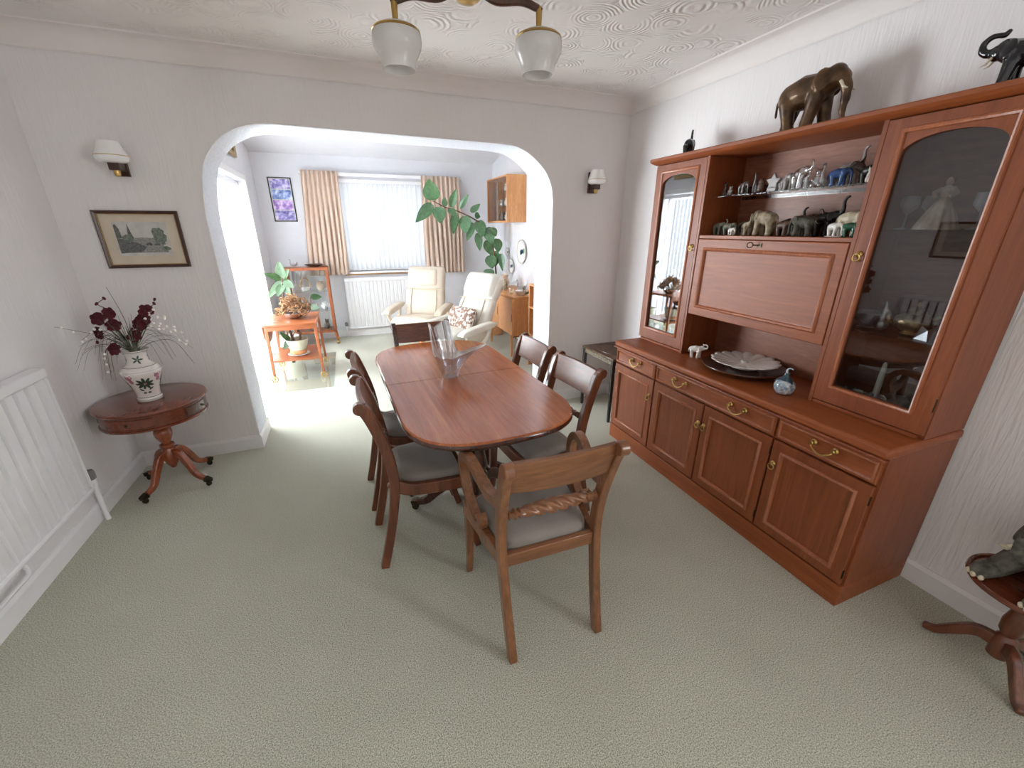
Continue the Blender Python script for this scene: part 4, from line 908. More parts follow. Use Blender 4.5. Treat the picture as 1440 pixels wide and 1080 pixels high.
# elephants on the wooden shelf
g2 = 'elephants on the shelf above the drop flap'; ZS = 1.467
low = [('small grey elephant with raised trunk, leftmost on the wooden shelf', 0.475, 0.10, 0.085, 'greygreen', 'up', -90, None),
       ('small grey-green elephant, second from the left on the wooden shelf', 0.555, 0.09, 0.08, 'greygreen', 'down', -80, None),
       ('tiny white elephant in front of the grey-green ones', 0.605, 0.055, 0.05, 'whiteglaze', 'down', -100, None),
       ('dark grey elephant behind the small left-hand elephants', 0.60, 0.15, 0.09, 'stone', 'down', -95, None),
       ('tan elephant with trunk held high left of the big beige one', 0.665, 0.09, 0.085, 'beige', 'high', -120, None),
       ('large beige elephant in the middle of the wooden shelf', 0.765, 0.09, 0.15, 'beige', 'down', 85, 'ivory'),
       ('brown resin elephant right of the large beige one', 0.885, 0.08, 0.09, 'brownresin', 'down', -95, None),
       ('black elephant with raised trunk behind the large beige one', 0.845, 0.175, 0.105, 'charcoal', 'high', -80, None),
       ('grey stone elephant in front of the black ones', 0.975, 0.075, 0.11, 'stone', 'down', 95, None),
       ('large black elephant with the tallest raised trunk on the shelf', 1.015, 0.17, 0.135, 'charcoal', 'high', -95, 'ivory'),
       ('brown elephant with ivory tusks facing the large black one', 0.935, 0.13, 0.12, 'brownresin', 'up', -70, 'ivory'),
       ('white elephant on a white plinth near the right of the shelf', 1.135, 0.055, 0.07, 'whiteglaze', 'down', -100, None),
       ('ivory elephant with curled raised trunk at the right of the wooden shelf', 1.145, 0.15, 0.135, 'ivory', 'curl', -85, 'ivory'),
       ('green glass elephant, rightmost in front on the wooden shelf', 1.195, 0.065, 0.075, 'jade', 'down', -70, None)]
for lab, x, y, L, mt, tr, a, tk in low: elephant(lab, sbw(x, UF + y, ZS), R(a), L, mt, tr, tk, group=g2, base='whiteglaze' if 'plinth' in lab else None)
figure('owl_figurine', 'white glazed owl tucked against the right end of the wooden shelf', sbw(1.225, UF + 0.12, ZS), R(180), 0.10, 'whiteglaze', 'owl')
# worktop things
elephant('small white porcelain elephant on the worktop left of the platter', sbw(0.535, 0.20, 0.758), R(-60), 0.095, 'porcelain', 'curl', None, 1.25)
b = MB(); b.lathe([(0.09, 0.0), (0.15, 0.004), (0.195, 0.022), (0.208, 0.034), (0.207, 0.038), (0.19, 0.028), (0.14, 0.014), (0.02, 0.012)], 48)
o = b.build('wooden_platter', 'charger', None, smooth=50); o.location = sbw(0.83, 0.246, 0.7575); tag(o, 'round dark wooden platter on the sideboard worktop', 'platter')
def daisy_plate():
    t = thing('flower_plate', 'white petal-edged plate lying on the dark wooden platter', 'plate', sbw(0.82, 0.268, 0.797))
    b = MB()
    def f(u, v):
        a = 2 * PI * u; pet = 16; e = abs(math.sin(a * pet / 2))
        rmax = 0.158 + 0.017 * e ** 0.6
        r = 0.012 + (rmax - 0.012) * v
        z = 0.004 + 0.014 * v ** 2 + (0.006 * (e ** 0.7 - 0.5)) * v
        return (r * math.cos(a), r * math.sin(a), z)
    b.grid(f, 160, 10); b.build('petals', 'porcelain', t, smooth=60, solid=0.004)
    b = MB(); b.ell((0, 0, 0.008), 0.02, 0.02, 0.008, 16, 8)
    for k in range(12): b.ell((0.014 * math.cos(k * PI / 6), 0.014 * math.sin(k * PI / 6), 0.012), 0.004, 0.004, 0.003, 8, 6)
    b.build('flower_centre', 'whiteglaze', t)
    b = MB(); b.lathe([(0.07, -0.018), (0.075, -0.018), (0.08, 0.006), (0.06, 0.007)], 32); b.build('foot_ring', 'porcelain', t)
daisy_plate()
def scent_bottle():
    t = thing('glass_apple', 'mottled blue-white glass apple with dark leaves on the worktop edge', 'ornament', sbw(1.15, 0.145, 0.7575))
    b = MB(); b.lathe([(0.018, 0.0), (0.034, 0.006), (0.043, 0.024), (0.045, 0.042), (0.040, 0.060), (0.028, 0.072), (0.012, 0.070)], 28); b.build('fruit', 'bluewhite', t, smooth=60)
    b = MB(); b.lathe([(0.03, 0.070), (0.026, 0.078), (0.016, 0.086), (0.012, 0.10), (0.011, 0.104)], 18); b.build('collar', 'teal', t, smooth=60)
    b = MB(); b.tube(cr([(0, 0, 0.10), (0.0, 0.004, 0.118), (0.0, -0.01, 0.13), (0.0, -0.024, 0.127)], 5), [0.006, 0.004, 0.002], 8); b.build('stalk', 'bluewhite', t)
    for a in (20, 130, 255):
        b = MB(); b.grid(lambda u, v: ((v * 0.045) * math.cos(R(a)) - (u - 0.5) * 0.028 * math.sin(PI * min(1, v + 0.05)) * math.sin(R(a)), (v * 0.045) * math.sin(R(a)) + (u - 0.5) * 0.028 * math.sin(PI * min(1, v + 0.05)) * math.cos(R(a)), 0.080 - 0.02 * v * v), 4, 6)
        b.build('leaf', 'teal', t, solid=0.003)
scent_bottle()
# behind the glass doors
def doll():
    t = thing('doll_figurine', 'lady doll in a long cream dress behind the right glass door', 'figurine', sbw(1.445, 0.30, 1.497)); t.scale = (0.72, 0.72, 0.8)
    b = MB()
    def f(u, v):
        a = 2 * PI * u; r = 0.072 * (1 - v) ** 0.75 + 0.016; r *= 1 + 0.06 * math.sin(a * 14) * (1 - v)
        return (r * math.cos(a), r * math.sin(a), 0.135 * v)
    b.grid(f, 112, 10); b.build('skirt', 'dress', t, smooth=60)
    b = MB(); b.lathe([(0.016, 0.132), (0.022, 0.15), (0.026, 0.165), (0.018, 0.178), (0.008, 0.185)], 18); b.build('bodice', 'dress', t, smooth=60)
    for s in (-1, 1):
        b = MB(); b.tube([(0, s * 0.02, 0.17), (-0.012, s * 0.042, 0.155), (-0.03, s * 0.03, 0.138)], [0.014, 0.013, 0.008], 10); b.build('sleeve', 'dress', t, smooth=60)
    b = MB(); b.ell((-0.002, 0, 0.202), 0.016, 0.015, 0.019, 14, 10); b.cyl((0, 0, 0.18), (0, 0, 0.192), 0.006); b.ell((-0.017, 0, 0.2), 0.004, 0.003, 0.004, 8, 6); b.build('head', 'skin', t, smooth=60)
    b = MB(); b.ell((0.005, 0, 0.208), 0.018, 0.019, 0.018, 14, 10); b.build('hair', 'hair', t, smooth=60)
doll()
def goblet(label, x, y, z, h, grp, mt='glass'):
    b = MB(); r = 0.028
    b.lathe([(0.028, 0.0), (0.026, 0.003), (0.004, 0.008), (0.0035, h * 0.45), (0.01, h * 0.5), (r, h * 0.68), (r * 1.02, h * 0.8), (r * 0.9, h), (r * 0.86, h), (r * 0.95, h * 0.8), (r * 0.9, h * 0.69), (0.006, h * 0.53)], 20)
    o = b.build('wine_glass', mt, None, smooth=50); o.location = sbw(x, y, z); tag(o, label, 'glass', grp)
g3 = 'stemmed glasses behind the sideboard glass doors'
goblet('stemmed glass left of the doll behind the right glass door', 1.33, 0.33, 1.497, 0.12, g3, 'frosted')
goblet('second stemmed glass, closer to the doll in the right cabinet', 1.385, 0.36, 1.497, 0.12, g3, 'frosted')
goblet('stemmed glass right of the doll behind the right glass door', 1.54, 0.34, 1.497, 0.12, g3, 'frosted')
for k, (x, z, lab) in enumerate(((0.12, 1.107, 'left of two stemmed glasses behind the left glass door'), (0.22, 1.107, 'right of two stemmed glasses behind the left glass door'), (0.26, 1.497, 'stemmed glass on the top shelf behind the left glass door'))): goblet(lab, x, 0.34, z, 0.14, g3, 'frosted')
def teapot():
    t = thing('teapot', 'ornate gold metal teapot on the glass shelf behind the right door', 'teapot', sbw(1.475, 0.31, 1.107), R(-90))
    b = MB(); b.lathe([(0.03, 0), (0.035, 0.006), (0.028, 0.014), (0.05, 0.03), (0.062, 0.05), (0.058, 0.068), (0.036, 0.082), (0.03, 0.086)], 28); b.build('body', 'gold', t, smooth=50)
    b = MB(); b.lathe([(0.034, 0.084), (0.028, 0.096), (0.014, 0.106), (0.006, 0.11), (0.009, 0.118), (0.004, 0.128)], 20); b.build('lid', 'gold', t, smooth=50)
    b = MB(); b.tube(cr([(-0.05, 0, 0.035), (-0.08, 0, 0.045), (-0.092, 0, 0.075), (-0.108, 0, 0.092)], 4), [0.014, 0.01, 0.008, 0.006], 10); b.build('spout', 'gold', t, smooth=50)
    b = MB(); b.tube(cr([(0.05, 0, 0.07), (0.085, 0, 0.085), (0.096, 0, 0.06), (0.08, 0, 0.035), (0.054, 0, 0.035)], 4), 0.005, 8); b.build('handle', 'gold', t, smooth=50)
teapot()
figure('lady_figurine', 'silver lady figurine left of the gold teapot', sbw(1.375, 0.30, 1.107), 0, 0.12, 'silver', 'lady')
b = MB(); b.add([(-0.035, -0.02, 0), (0.03, -0.028, 0), (0.04, 0.02, 0), (-0.02, 0.03, 0), (-0.03, -0.01, 0.04), (0.01, -0.02, 0.055), (0.03, 0.01, 0.04), (-0.01, 0.02, 0.05)], [(0, 3, 2, 1), (4, 5, 6, 7), (0, 1, 5, 4), (1, 2, 6, 5), (2, 3, 7, 6), (3, 0, 4, 7)])
o = b.build('faceted_ornament', 'silver', None, smooth=0); o.location = sbw(1.545, 0.27, 1.107); tag(o, 'small faceted silver ornament right of the gold teapot', 'ornament')
b = MB(); b.lathe([(0.04, 0), (0.045, 0.004), (0.02, 0.012), (0.05, 0.03), (0.062, 0.06), (0.06, 0.063), (0.045, 0.034), (0.01, 0.02)], 28)
o = b.build('glass_bowl', 'frosted', None, smooth=50); o.location = sbw(1.318, 0.33, 1.107); tag(o, 'footed glass bowl at the left of the teapot shelf', 'bowl')
t = thing('candlestick', 'cream candle in a twisted metal holder at the bottom of the right cabinet', 'candle', sbw(1.44, 0.29, 0.773))
b = MB(); b.lathe([(0.035, 0), (0.036, 0.006), (0.01, 0.014), (0.008, 0.05), (0.018, 0.06), (0.014, 0.075), (0.012, 0.075)], 18)
for k in range(3): b.tube(cr([(0.02 * math.cos(k * 2.1), 0.02 * math.sin(k * 2.1), 0.01), (0.045 * math.cos(k * 2.1 + 0.4), 0.045 * math.sin(k * 2.1 + 0.4), 0.03), (0.035 * math.cos(k * 2.1 + 0.9), 0.035 * math.sin(k * 2.1 + 0.9), 0.06), (0.014 * math.cos(k * 2.1 + 1), 0.014 * math.sin(k * 2.1 + 1), 0.07)], 4), 0.004, 6)
b.build('holder', 'silver', t, smooth=50)
b = MB(); b.lathe([(0.012, 0.074), (0.0105, 0.16), (0.007, 0.205), (0.002, 0.212)], 14); cn = b.build('candle', 'wax', t, smooth=50)
MB().cyl((0, 0, 0.21), (0, 0.001, 0.22), 0.001, n=6).build('wick', 'ebony', cn)
for lab, x, y, L, mt, tr in (('dark glass elephant left of the candle in the right cabinet', 1.345, 0.30, 0.09, 'dusky', 'down'), ('grey elephant right of the candle in the right cabinet', 1.53, 0.29, 0.10, 'greygreen', 'up'), ('small crystal elephant behind the candle in the right cabinet', 1.475, 0.37, 0.09, 'frosted', 'down')): elephant(lab, sbw(x, y, 0.773), R(-90), L, mt, tr, group='elephants at the bottom of the right cabinet')

# ------------------------------------------------------------ nest table in the corner
def nest():
    t = thing('side_table', 'dark carved side table with gilt apron in the corner beside the sideboard', 'table', (2.005, 2.785, 0))
    w, d, h = 0.165, 0.235, 0.55
    b = MB(); b.box(-w - 0.005, w + 0.005, -d, d, h - 0.022, h); b.build('top', 'teatop', t, 0.008)
    b = MB(); n = 40; b.prism([((w - 0.035) * math.cos(2 * PI * k / n), (d - 0.05) * math.sin(2 * PI * k / n)) for k in range(n)], 'xy', h - 0.001, h + 0.0015); b.build('inlay', 'teatop', t)
    b = MB(); b.tube([((w - 0.04) * math.cos(2 * PI * k / n), (d - 0.055) * math.sin(2 * PI * k / n), h + 0.001) for k in range(n)], 0.004, 6, closed=True); b.build('inlay_border', 'frame', t)
    for x0, x1, y0, y1 in ((-w + 0.005, w - 0.005, -d + 0.015, -d + 0.025), (-w + 0.005, w - 0.005, d - 0.025, d - 0.015), (-w + 0.008, -w + 0.018, -d + 0.02, d - 0.02), (w - 0.018, w - 0.008, -d + 0.02, d - 0.02)):
        MB().box(x0, x1, y0, y1, h - 0.06, h - 0.02).build('apron', 'carved', t, 0.002)
    for sx in (-1, 1):
        for sy in (-1, 1):
            b = MB(); c = V(sx * (w - 0.015), sy * (d - 0.022), 0)
            b.sweep([c + V(0, 0, 0.0), c + V(0, 0, h - 0.02)], (1, 0, 0), (0.02, 0.03), (0.02, 0.03)); b.build('leg', 'ebony', t, 0.003)
nest()

# ------------------------------------------------------------ tripod wine table and stone elephant, near right
def tripod(t, h, r, mat, feet, colr=0.02, toprad=None):
    b = MB(); b.lathe([(0.012, h - 0.02), (0.05, h - 0.025), (0.03, h - 0.035), (0.018, h - 0.06), (0.022, h - 0.10), (0.032, h - 0.15), (0.03, h - 0.19), (0.018, h - 0.21), (0.028, h - 0.22), (0.03, h - 0.245), (0.03, 0.06), (0.012, 0.045)], 20); b.build('column', mat, t, smooth=45)
    for a in feet:
        d = V(math.cos(R(a)), math.sin(R(a)), 0); sd = V(-d.y, d.x, 0)
        b = MB(); b.sweep(cr([d * 0.02 + V(0, 0, 0.115), d * 0.07 + V(0, 0, 0.11), d * 0.12 + V(0, 0, 0.06), d * 0.155 + V(0, 0, 0.022), d * 0.19 + V(0, 0, 0.012)], 5), sd, (0.026, 0.026), (0.05, 0.02)); b.build('leg', mat, t, 0.005)
t = thing('wine_table', 'small mahogany tripod table beside the near end of the sideboard', 'table', (2.015, 0.335, 0))
b = MB(); b.lathe([(0.10, 0.345), (0.15, 0.347), (0.160, 0.354), (0.163, 0.364), (0.160, 0.373), (0.152, 0.373), (0.146, 0.366), (0.02, 0.365)], 40); b.build('top', 'drumtop', t, smooth=40)
tripod(t, 0.365, 0.16, 'mahog', (100, 222, 340))
def stone_elephant():
    t = thing('stone_elephant', 'grey carved stone elephant lying on the small tripod table', 'figurine', (2.06, 0.32, 0.368), R(165))
    k = 0.215
    def P(x, y, z): return V(x * k, y * k, z * k)
    caps = [[(P(-0.45, 0, 0.5), 0.36 * k), (P(0.1, 0, 0.62), 0.38 * k)], [(P(0.42, 0, 0.95), 0.27 * k), (P(0.58, 0, 0.85), 0.2 * k)],
            [(P(0.62, 0, 0.85), 0.15 * k), (P(0.82, 0, 0.7), 0.11 * k), (P(0.95, 0, 0.8), 0.08 * k), (P(1.02, 0, 1.02), 0.06 * k)],
            [(P(0.2, 0.3, 0.4), 0.19 * k), (P(0.6, 0.34, 0.14), 0.14 * k), (P(0.82, 0.34, 0.13), 0.13 * k)], [(P(0.2, -0.3, 0.4), 0.19 * k), (P(0.6, -0.34, 0.14), 0.14 * k), (P(0.82, -0.34, 0.13), 0.13 * k)],
            [(P(-0.5, 0.3, 0.35), 0.24 * k), (P(-0.15, 0.42, 0.15), 0.15 * k), (P(0.1, 0.45, 0.14), 0.14 * k)], [(P(-0.5, -0.3, 0.35), 0.24 * k), (P(-0.15, -0.42, 0.15), 0.15 * k), (P(0.1, -0.45, 0.14), 0.14 * k)]]
    discs = [(P(0.3, s * 0.34, 0.92), 0.24 * k, 0.05 * k, 0.3 * k, Matrix.Rotation(R(-s * 30), 4, 'Z') @ Matrix.Rotation(R(s * 20), 4, 'X')) for s in (-1, 1)]
    blob(caps, 0.0035, 'body', 'stone', t, 3, discs=discs)
    for x, y in ((0.93, 0.34), (0.93, -0.34), (0.23, 0.45), (0.23, -0.45)):
        for j in (-1, 0, 1):
            b = MB(); b.ell(P(x - 0.03 * abs(j), y + j * 0.085, 0.07), 0.035 * k, 0.04 * k, 0.05 * k, 10, 6); b.build('toenail', 'ivory', t)
    for s in (-1, 1):
        b = MB(); b.tube([P(0.66, s * 0.14, 0.8), P(0.84, s * 0.2, 0.72), P(1.0, s * 0.2, 0.8)], [0.05 * k, 0.04 * k, 0.01 * k], 8); b.build('tusk', 'ivory', t)
stone_elephant()

# ------------------------------------------------------------ drum table with vase and flowers
def drum():
    t = thing('drum_table', 'round mahogany drum table with brass claw feet under the bridge engraving', 'table', (-1.16, 2.82, 0))
    h, r = 0.58, 0.264
    b = MB(); b.lathe([(0.1, h - 0.028), (r - 0.012, h - 0.026), (r - 0.003, h - 0.02), (r, h - 0.012), (r - 0.004, h - 0.003), (r - 0.012, h), (0.02, h)], 64); b.build('top', 'drumtop', t, smooth=40)
    b = MB(); b.lathe([(0.05, h - 0.024), (r - 0.02, h - 0.024), (r - 0.02, h - 0.098), (r - 0.012, h - 0.103), (r - 0.012, h - 0.112), (r - 0.03, h - 0.118), (0.05, h - 0.118)], 64); b.build('drum', 'drumtop', t, smooth=40)
    for k in range(4):        # drawer fronts on the drum
        a0 = R(-100 + 90 * k); b = MB(); aw = R(28)
        def strip(z, a_in, rr): return [V(rr * math.cos(a0 + a), rr * math.sin(a0 + a), z) for a in [(-aw + a_in) + 2 * (aw - a_in) * q / 12 for q in range(13)]]
        R1, R2 = r - 0.0185, r - 0.014
        lo, hi, lo2, hi2 = strip(h - 0.093, 0, R1), strip(h - 0.036, 0, R1), strip(h - 0.088, 0.02, R2), strip(h - 0.041, 0.02, R2)
        vs = lo + lo2 + hi2 + hi; fs = [(j * 13 + q, j * 13 + q + 1, (j + 1) * 13 + q + 1, (j + 1) * 13 + q) for j in range(3) for q in range(12)]
        b.add(vs, fs); d = b.build('drawer_front', 'dmahog' if k % 2 else 'drumtop', t, smooth=20)
        b = MB(); c = V((r - 0.01) * math.cos(a0), (r - 0.01) * math.sin(a0), h - 0.064); b.ell(c, 0.007, 0.007, 0.007, 10, 6); b.build('knob', 'dbrass', d)
    b = MB(); b.lathe([(0.07, h - 0.118), (0.07, h - 0.128), (0.03, h - 0.135), (0.022, h - 0.16), (0.036, h - 0.172), (0.04, h - 0.182), (0.026, h - 0.19), (0.042, h - 0.205), (0.046, h - 0.225), (0.042, h - 0.25), (0.026, h - 0.285), (0.022, h - 0.295), (0.036, h - 0.302), (0.038, h - 0.315), (0.028, h - 0.33), (0.04, h - 0.36), (0.042, 0.19), (0.03, 0.15), (0.012, 0.115)], 24); b.build('column', 'drumped', t, smooth=45)
    for a in (-120, -30, 55, 150):
        d = V(math.cos(R(a)), math.sin(R(a)), 0); sd = V(-d.y, d.x, 0)
        b = MB(); b.sweep(cr([d * 0.02 + V(0, 0, 0.215), d * 0.065 + V(0, 0, 0.21), d * 0.11 + V(0, 0, 0.14), d * 0.145 + V(0, 0, 0.075), d * 0.205 + V(0, 0, 0.045)], 5), sd, (0.034, 0.026), (0.05, 0.026)); lg = b.build('leg', 'drumped', t, 0.005)
        p = d * 0.215; b = MB(); b.sweep([p - d * 0.018 + V(0, 0, 0.047), p + d * 0.02 + V(0, 0, 0.038)], sd, 0.03, (0.032, 0.024)); b.cyl(p + sd * 0.009 + V(0, 0, 0.014), p - sd * 0.009 + V(0, 0, 0.014), 0.014); b.cyl(p + V(0, 0, 0.015), p + V(0, 0, 0.036), 0.006)
        b.build('claw_castor', 'dbrass', lg, 0.002)
drum()
VX, VY, VZ = -1.155, 2.80, 0.581
VPROF = [(r * 1.15, z * 1.1) for r, z in [(0.050, 0.0), (0.052, 0.004), (0.051, 0.014), (0.047, 0.022), (0.049, 0.05), (0.060, 0.09), (0.072, 0.125), (0.079, 0.150), (0.078, 0.166), (0.066, 0.184), (0.050, 0.198), (0.043, 0.212), (0.041, 0.235), (0.045, 0.252), (0.055, 0.264), (0.056, 0.268)]]
def vrad(z):
    for (r0, z0), (r1, z1) in zip(VPROF, VPROF[1:]):
        if z0 <= z <= z1: return r0 + (r1 - r0) * (z - z0) / (z1 - z0)
    return VPROF[-1][0]
def flower_vase():
    t = thing('porcelain_vase', 'white porcelain vase painted with green leaves and pink flowers on the drum table', 'vase', (VX, VY, VZ))
    pr = cr([(r, z) for r, z in VPROF], 4)
    b = MB(); b.lathe([(0.02, 0.0)] + [tuple(p) for p in pr] + [(0.058, 0.295), (0.053, 0.286), (0.042, 0.264), (0.039, 0.22)], 40); b.build('body', 'porcelain', t, smooth=60)
    rnd = random.Random(5)
    def decal(b, a0, z0, pts):
        # flat painted shape wrapped on the body: fan of small triangles
        P = [V((vrad(z0 + dz) + 0.0008) * math.cos(a0 + dx / vrad(z0)), (vrad(z0 + dz) + 0.0008) * math.sin(a0 + dx / vrad(z0)), z0 + dz) for dx, dz in pts]
        c = V((vrad(z0) + 0.0012) * math.cos(a0), (vrad(z0) + 0.0012) * math.sin(a0), z0)
        n = len(P); b.add([c] + P, [(0, k + 1, (k + 1) % n + 1) for k in range(n)])
    def leaf(b, a0, z0, ang, L):
        pts = [(L * (0.5 * math.cos(q)) * math.cos(ang) - L * 0.2 * math.sin(q) * math.sin(ang), L * (0.5 * math.cos(q)) * math.sin(ang) + L * 0.2 * math.sin(q) * math.cos(ang)) for q in [2 * PI * j / 8 for j in range(8)]]
        decal(b, a0, z0, pts)
    gb, pb, db = MB(), MB(), MB()
    for base in (-70, 20, 110, 200):
        a = R(base)
        for k in range(9):
            an = 2 * PI * k / 9 + 0.3; leaf(gb, a + 0.024 * math.cos(an) / 0.075, 0.112 + 0.02 * math.sin(an), an, 0.030 + 0.008 * rnd.random())
        leaf(gb, a - 0.34, 0.075, 2.4, 0.024); leaf(gb, a + 0.32, 0.078, 0.6, 0.024)
        for dx in (-0.2, 0.15): decal(db, a + dx, 0.055, [(0.008 * math.cos(q), 0.006 * math.sin(q)) for q in [2 * PI * j / 8 for j in range(8)]])
        for k in range(5): leaf(gb, a + 0.28 * math.cos(k * 1.26), 0.245 + 0.013 * math.sin(k * 1.26), k * 1.26, 0.024)
        decal(pb, a + R(45), 0.158, [(0.02 * math.cos(q) * (1 + 0.2 * math.cos(5 * q)), 0.022 * math.sin(q)) for q in [2 * PI * j / 14 for j in range(14)]])
        decal(pb, a + R(48), 0.128, [(0.012 * math.cos(q), 0.013 * math.sin(q)) for q in [2 * PI * j / 8 for j in range(8)]])
        decal(pb, a + 0.05, 0.112, [(0.006 * math.cos(q), 0.006 * math.sin(q)) for q in [2 * PI * j / 8 for j in range(8)]])
    for q in (gb.build('painted_leaves', 'green_paint', t, smooth=60), pb.build('painted_blossoms', 'pink_paint', t, smooth=60), db.build('painted_butterflies', 'dark_paint', t, smooth=60)): q['kind'] = 'stuff'
    b = MB()
    for z, w in ((0.186, 0.009), (0.205, 0.002), (0.025, 0.003), (0.288, 0.003)):
        b.lathe([(vrad(z - w / 2) + 0.0006, z - w / 2), (vrad(z + w / 2) + 0.0006, z + w / 2)], 40, cap=False)
    for k in range(26):
        a = 2 * PI * k / 26; rr = 0.0605
        b.tube([V(rr * math.cos(a + 0.09 * math.cos(q)), rr * math.sin(a + 0.09 * math.cos(q)), 0.0105 + 0.005 * math.sin(q)) for q in [2 * PI * j / 8 for j in range(8)]], 0.0007, 4, closed=True)
    b.build('painted_borders', 'dark_paint', t, smooth=60)['kind'] = 'stuff'
flower_vase()
def arrangement():
    t = thing('flower_arrangement', 'burgundy silk orchids with grasses and white bead sprays in the painted vase', 'flowers', (VX, VY, VZ + 0.275)); t.scale = (1.12, 1.12, 1.12)
    rnd = random.Random(21)
    b = MB()
    for k in range(46):
        a = rnd.uniform(0, 2 * PI); sp = rnd.uniform(0.02, 0.10); h = rnd.uniform(0.10, 0.2); r0 = 0.02
        b.tube(cr([(r0 * math.cos(a) * 0.6, r0 * math.sin(a) * 0.6, -0.06), (r0 * math.cos(a), r0 * math.sin(a), 0.02), ((r0 + sp * 0.5) * math.cos(a), (r0 + sp * 0.5) * math.sin(a), h * 0.65), ((r0 + sp) * math.cos(a), (r0 + sp) * math.sin(a), h)], 3), [0.002, 0.002, 0.0016, 0.0005], 4)
    o = b.build('grass_tuft', 'grass', t); o['kind'] = 'stuff'
    b = MB()
    for k in range(34):      # fine drooping grass plumes
        a = rnd.choice((rnd.uniform(2.3, 4.2), rnd.uniform(-0.9, 0.7))); sp = rnd.uniform(0.10, 0.24); h = rnd.uniform(0.04, 0.13); dr = rnd.uniform(0.02, 0.2)
        b.tube(cr([(0, 0, 0), (sp * 0.35 * math.cos(a), sp * 0.35 * math.sin(a) * 0.6, h), (sp * 0.75 * math.cos(a), sp * 0.75 * math.sin(a) * 0.6, h * 0.9), (sp * math.cos(a), sp * math.sin(a) * 0.6, h - dr)], 4), [0.0008, 0.0007, 0.0005], 4)
    o = b.build('grass_plumes', 'twig', t); o['kind'] = 'stuff'
    # orchid flower mesh: five petals and a lip
    fb = MB()
    for k in range(5):
        a = 2 * PI * k / 5 + 0.3; L = 0.031; w = 0.038 if k in (1, 4) else 0.028
        fb.grid(lambda u, v: ((v * L) * math.cos(a) - (u - 0.5) * w * math.sin(PI * (0.1 + 0.82 * v)) ** 0.6 * math.sin(a), 0.006 * math.sin(v * PI) - 0.004 * (2 * u - 1) ** 2, (v * L) * math.sin(a) + (u - 0.5) * w * math.sin(PI * (0.1 + 0.82 * v)) ** 0.6 * math.cos(a)), 5, 6)
    fb.ell((0, -0.008, -0.004), 0.007, 0.010, 0.006, 10, 6)
    fm = fb.mesh('orchid_flower', 'petal', 60)
    bb = MB(); bb.ell((0, 0, 0), 0.006, 0.006, 0.009, 10, 6); bm_ = bb.mesh('bud', 'petal', 60)
    for pts, flowers, buds in (
        ([(0, 0, 0), (-0.02, -0.01, 0.09), (-0.04, -0.03, 0.16), (-0.035, -0.035, 0.22), (-0.06, -0.04, 0.25), (-0.03, -0.04, 0.275)], [(-0.075, -0.05, 0.185, 30), (-0.028, -0.05, 0.205, -20), (-0.03, -0.04, 0.15, 10), (-0.10, -0.03, 0.115, 60), (-0.05, -0.06, 0.04, 40)], [(-0.064, -0.04, 0.252), (-0.03, -0.04, 0.275), (-0.12, -0.02, 0.07)]),
        ([(0, 0, 0), (0.03, 0.0, 0.08), (0.055, 0.0, 0.15), (0.09, 0.0, 0.20), (0.13, 0.0, 0.23), (0.14, 0, 0.255)], [(0.06, -0.02, 0.14, -30), (0.08, -0.02, 0.165, 15), (0.10, -0.015, 0.205, -10), (0.03, -0.03, 0.09, 20)], [(0.135, 0.0, 0.235), (0.142, 0, 0.255), (0.02, -0.01, 0.12)])):
        b = MB(); b.tube(cr(pts, 5), [0.0026, 0.0022, 0.0014], 6); s = b.build('orchid_stem', 'twig', t)
        for x, y, z, a in flowers: put('orchid_flower', fm, s, loc=(x, y, z), rot=(R(rnd.uniform(-25, 15)), R(rnd.uniform(-60, 60)), R(a + 20)))
        for x, y, z in buds: put('bud', bm_, s, loc=(x, y, z), rot=(R(rnd.uniform(-40, 40)), R(rnd.uniform(-40, 40)), 0))
    pbm = MB().ell((0, 0, 0), 0.0068, 0.0068, 0.0068, 10, 6).mesh('bead', 'pearl', 60)
    for pts, n, cl in (([(0, 0, 0), (0.08, -0.02, 0.12), (0.16, -0.03, 0.13), (0.24, -0.04, 0.05)], 8, 'pearl'), ([(0, 0, 0), (0.09, -0.03, 0.11), (0.17, -0.05, 0.12), (0.235, -0.06, 0.03)], 7, 'pearl'), ([(0, 0, 0), (0.05, 0, 0.10), (0.10, 0, 0.155), (0.17, 0.0, 0.165)], 7, 'pearl'), ([(0, 0, 0), (0.06, -0.01, 0.12), (0.09, -0.01, 0.17), (0.12, -0.01, 0.20)], 6, 'pearl'),
                       ([(0, 0, 0), (-0.08, -0.02, 0.09), (-0.15, -0.02, 0.12), (-0.285, 0.0, 0.16)], 6, 'twig'), ([(0, 0, 0), (-0.05, -0.05, 0.06), (-0.08, -0.07, 0.03), (-0.085, -0.075, -0.07)], 6, 'twig'), ([(0, 0, 0), (-0.05, -0.03, 0.1), (-0.10, -0.04, 0.13), (-0.16, -0.05, 0.09)], 6, 'twig'), ([(0, 0, 0), (0.0, 0.01, 0.13), (-0.01, 0.01, 0.22), (-0.03, 0.01, 0.32)], 0, 'twig')):
        P = cr(pts, 6); b = MB(); b.tube(P, [0.0014, 0.0012, 0.0008], 5); s = b.build('bead_spray', cl, t)
        for k in range(n):
            q = P[int(len(P) * (0.4 + 0.6 * (k + 0.5) / max(1, n)))]
            put('bead', pbm, s, loc=q + V(rnd.uniform(-0.012, 0.012), rnd.uniform(-0.012, 0.012), rnd.uniform(-0.01, 0.012)))
arrangement()

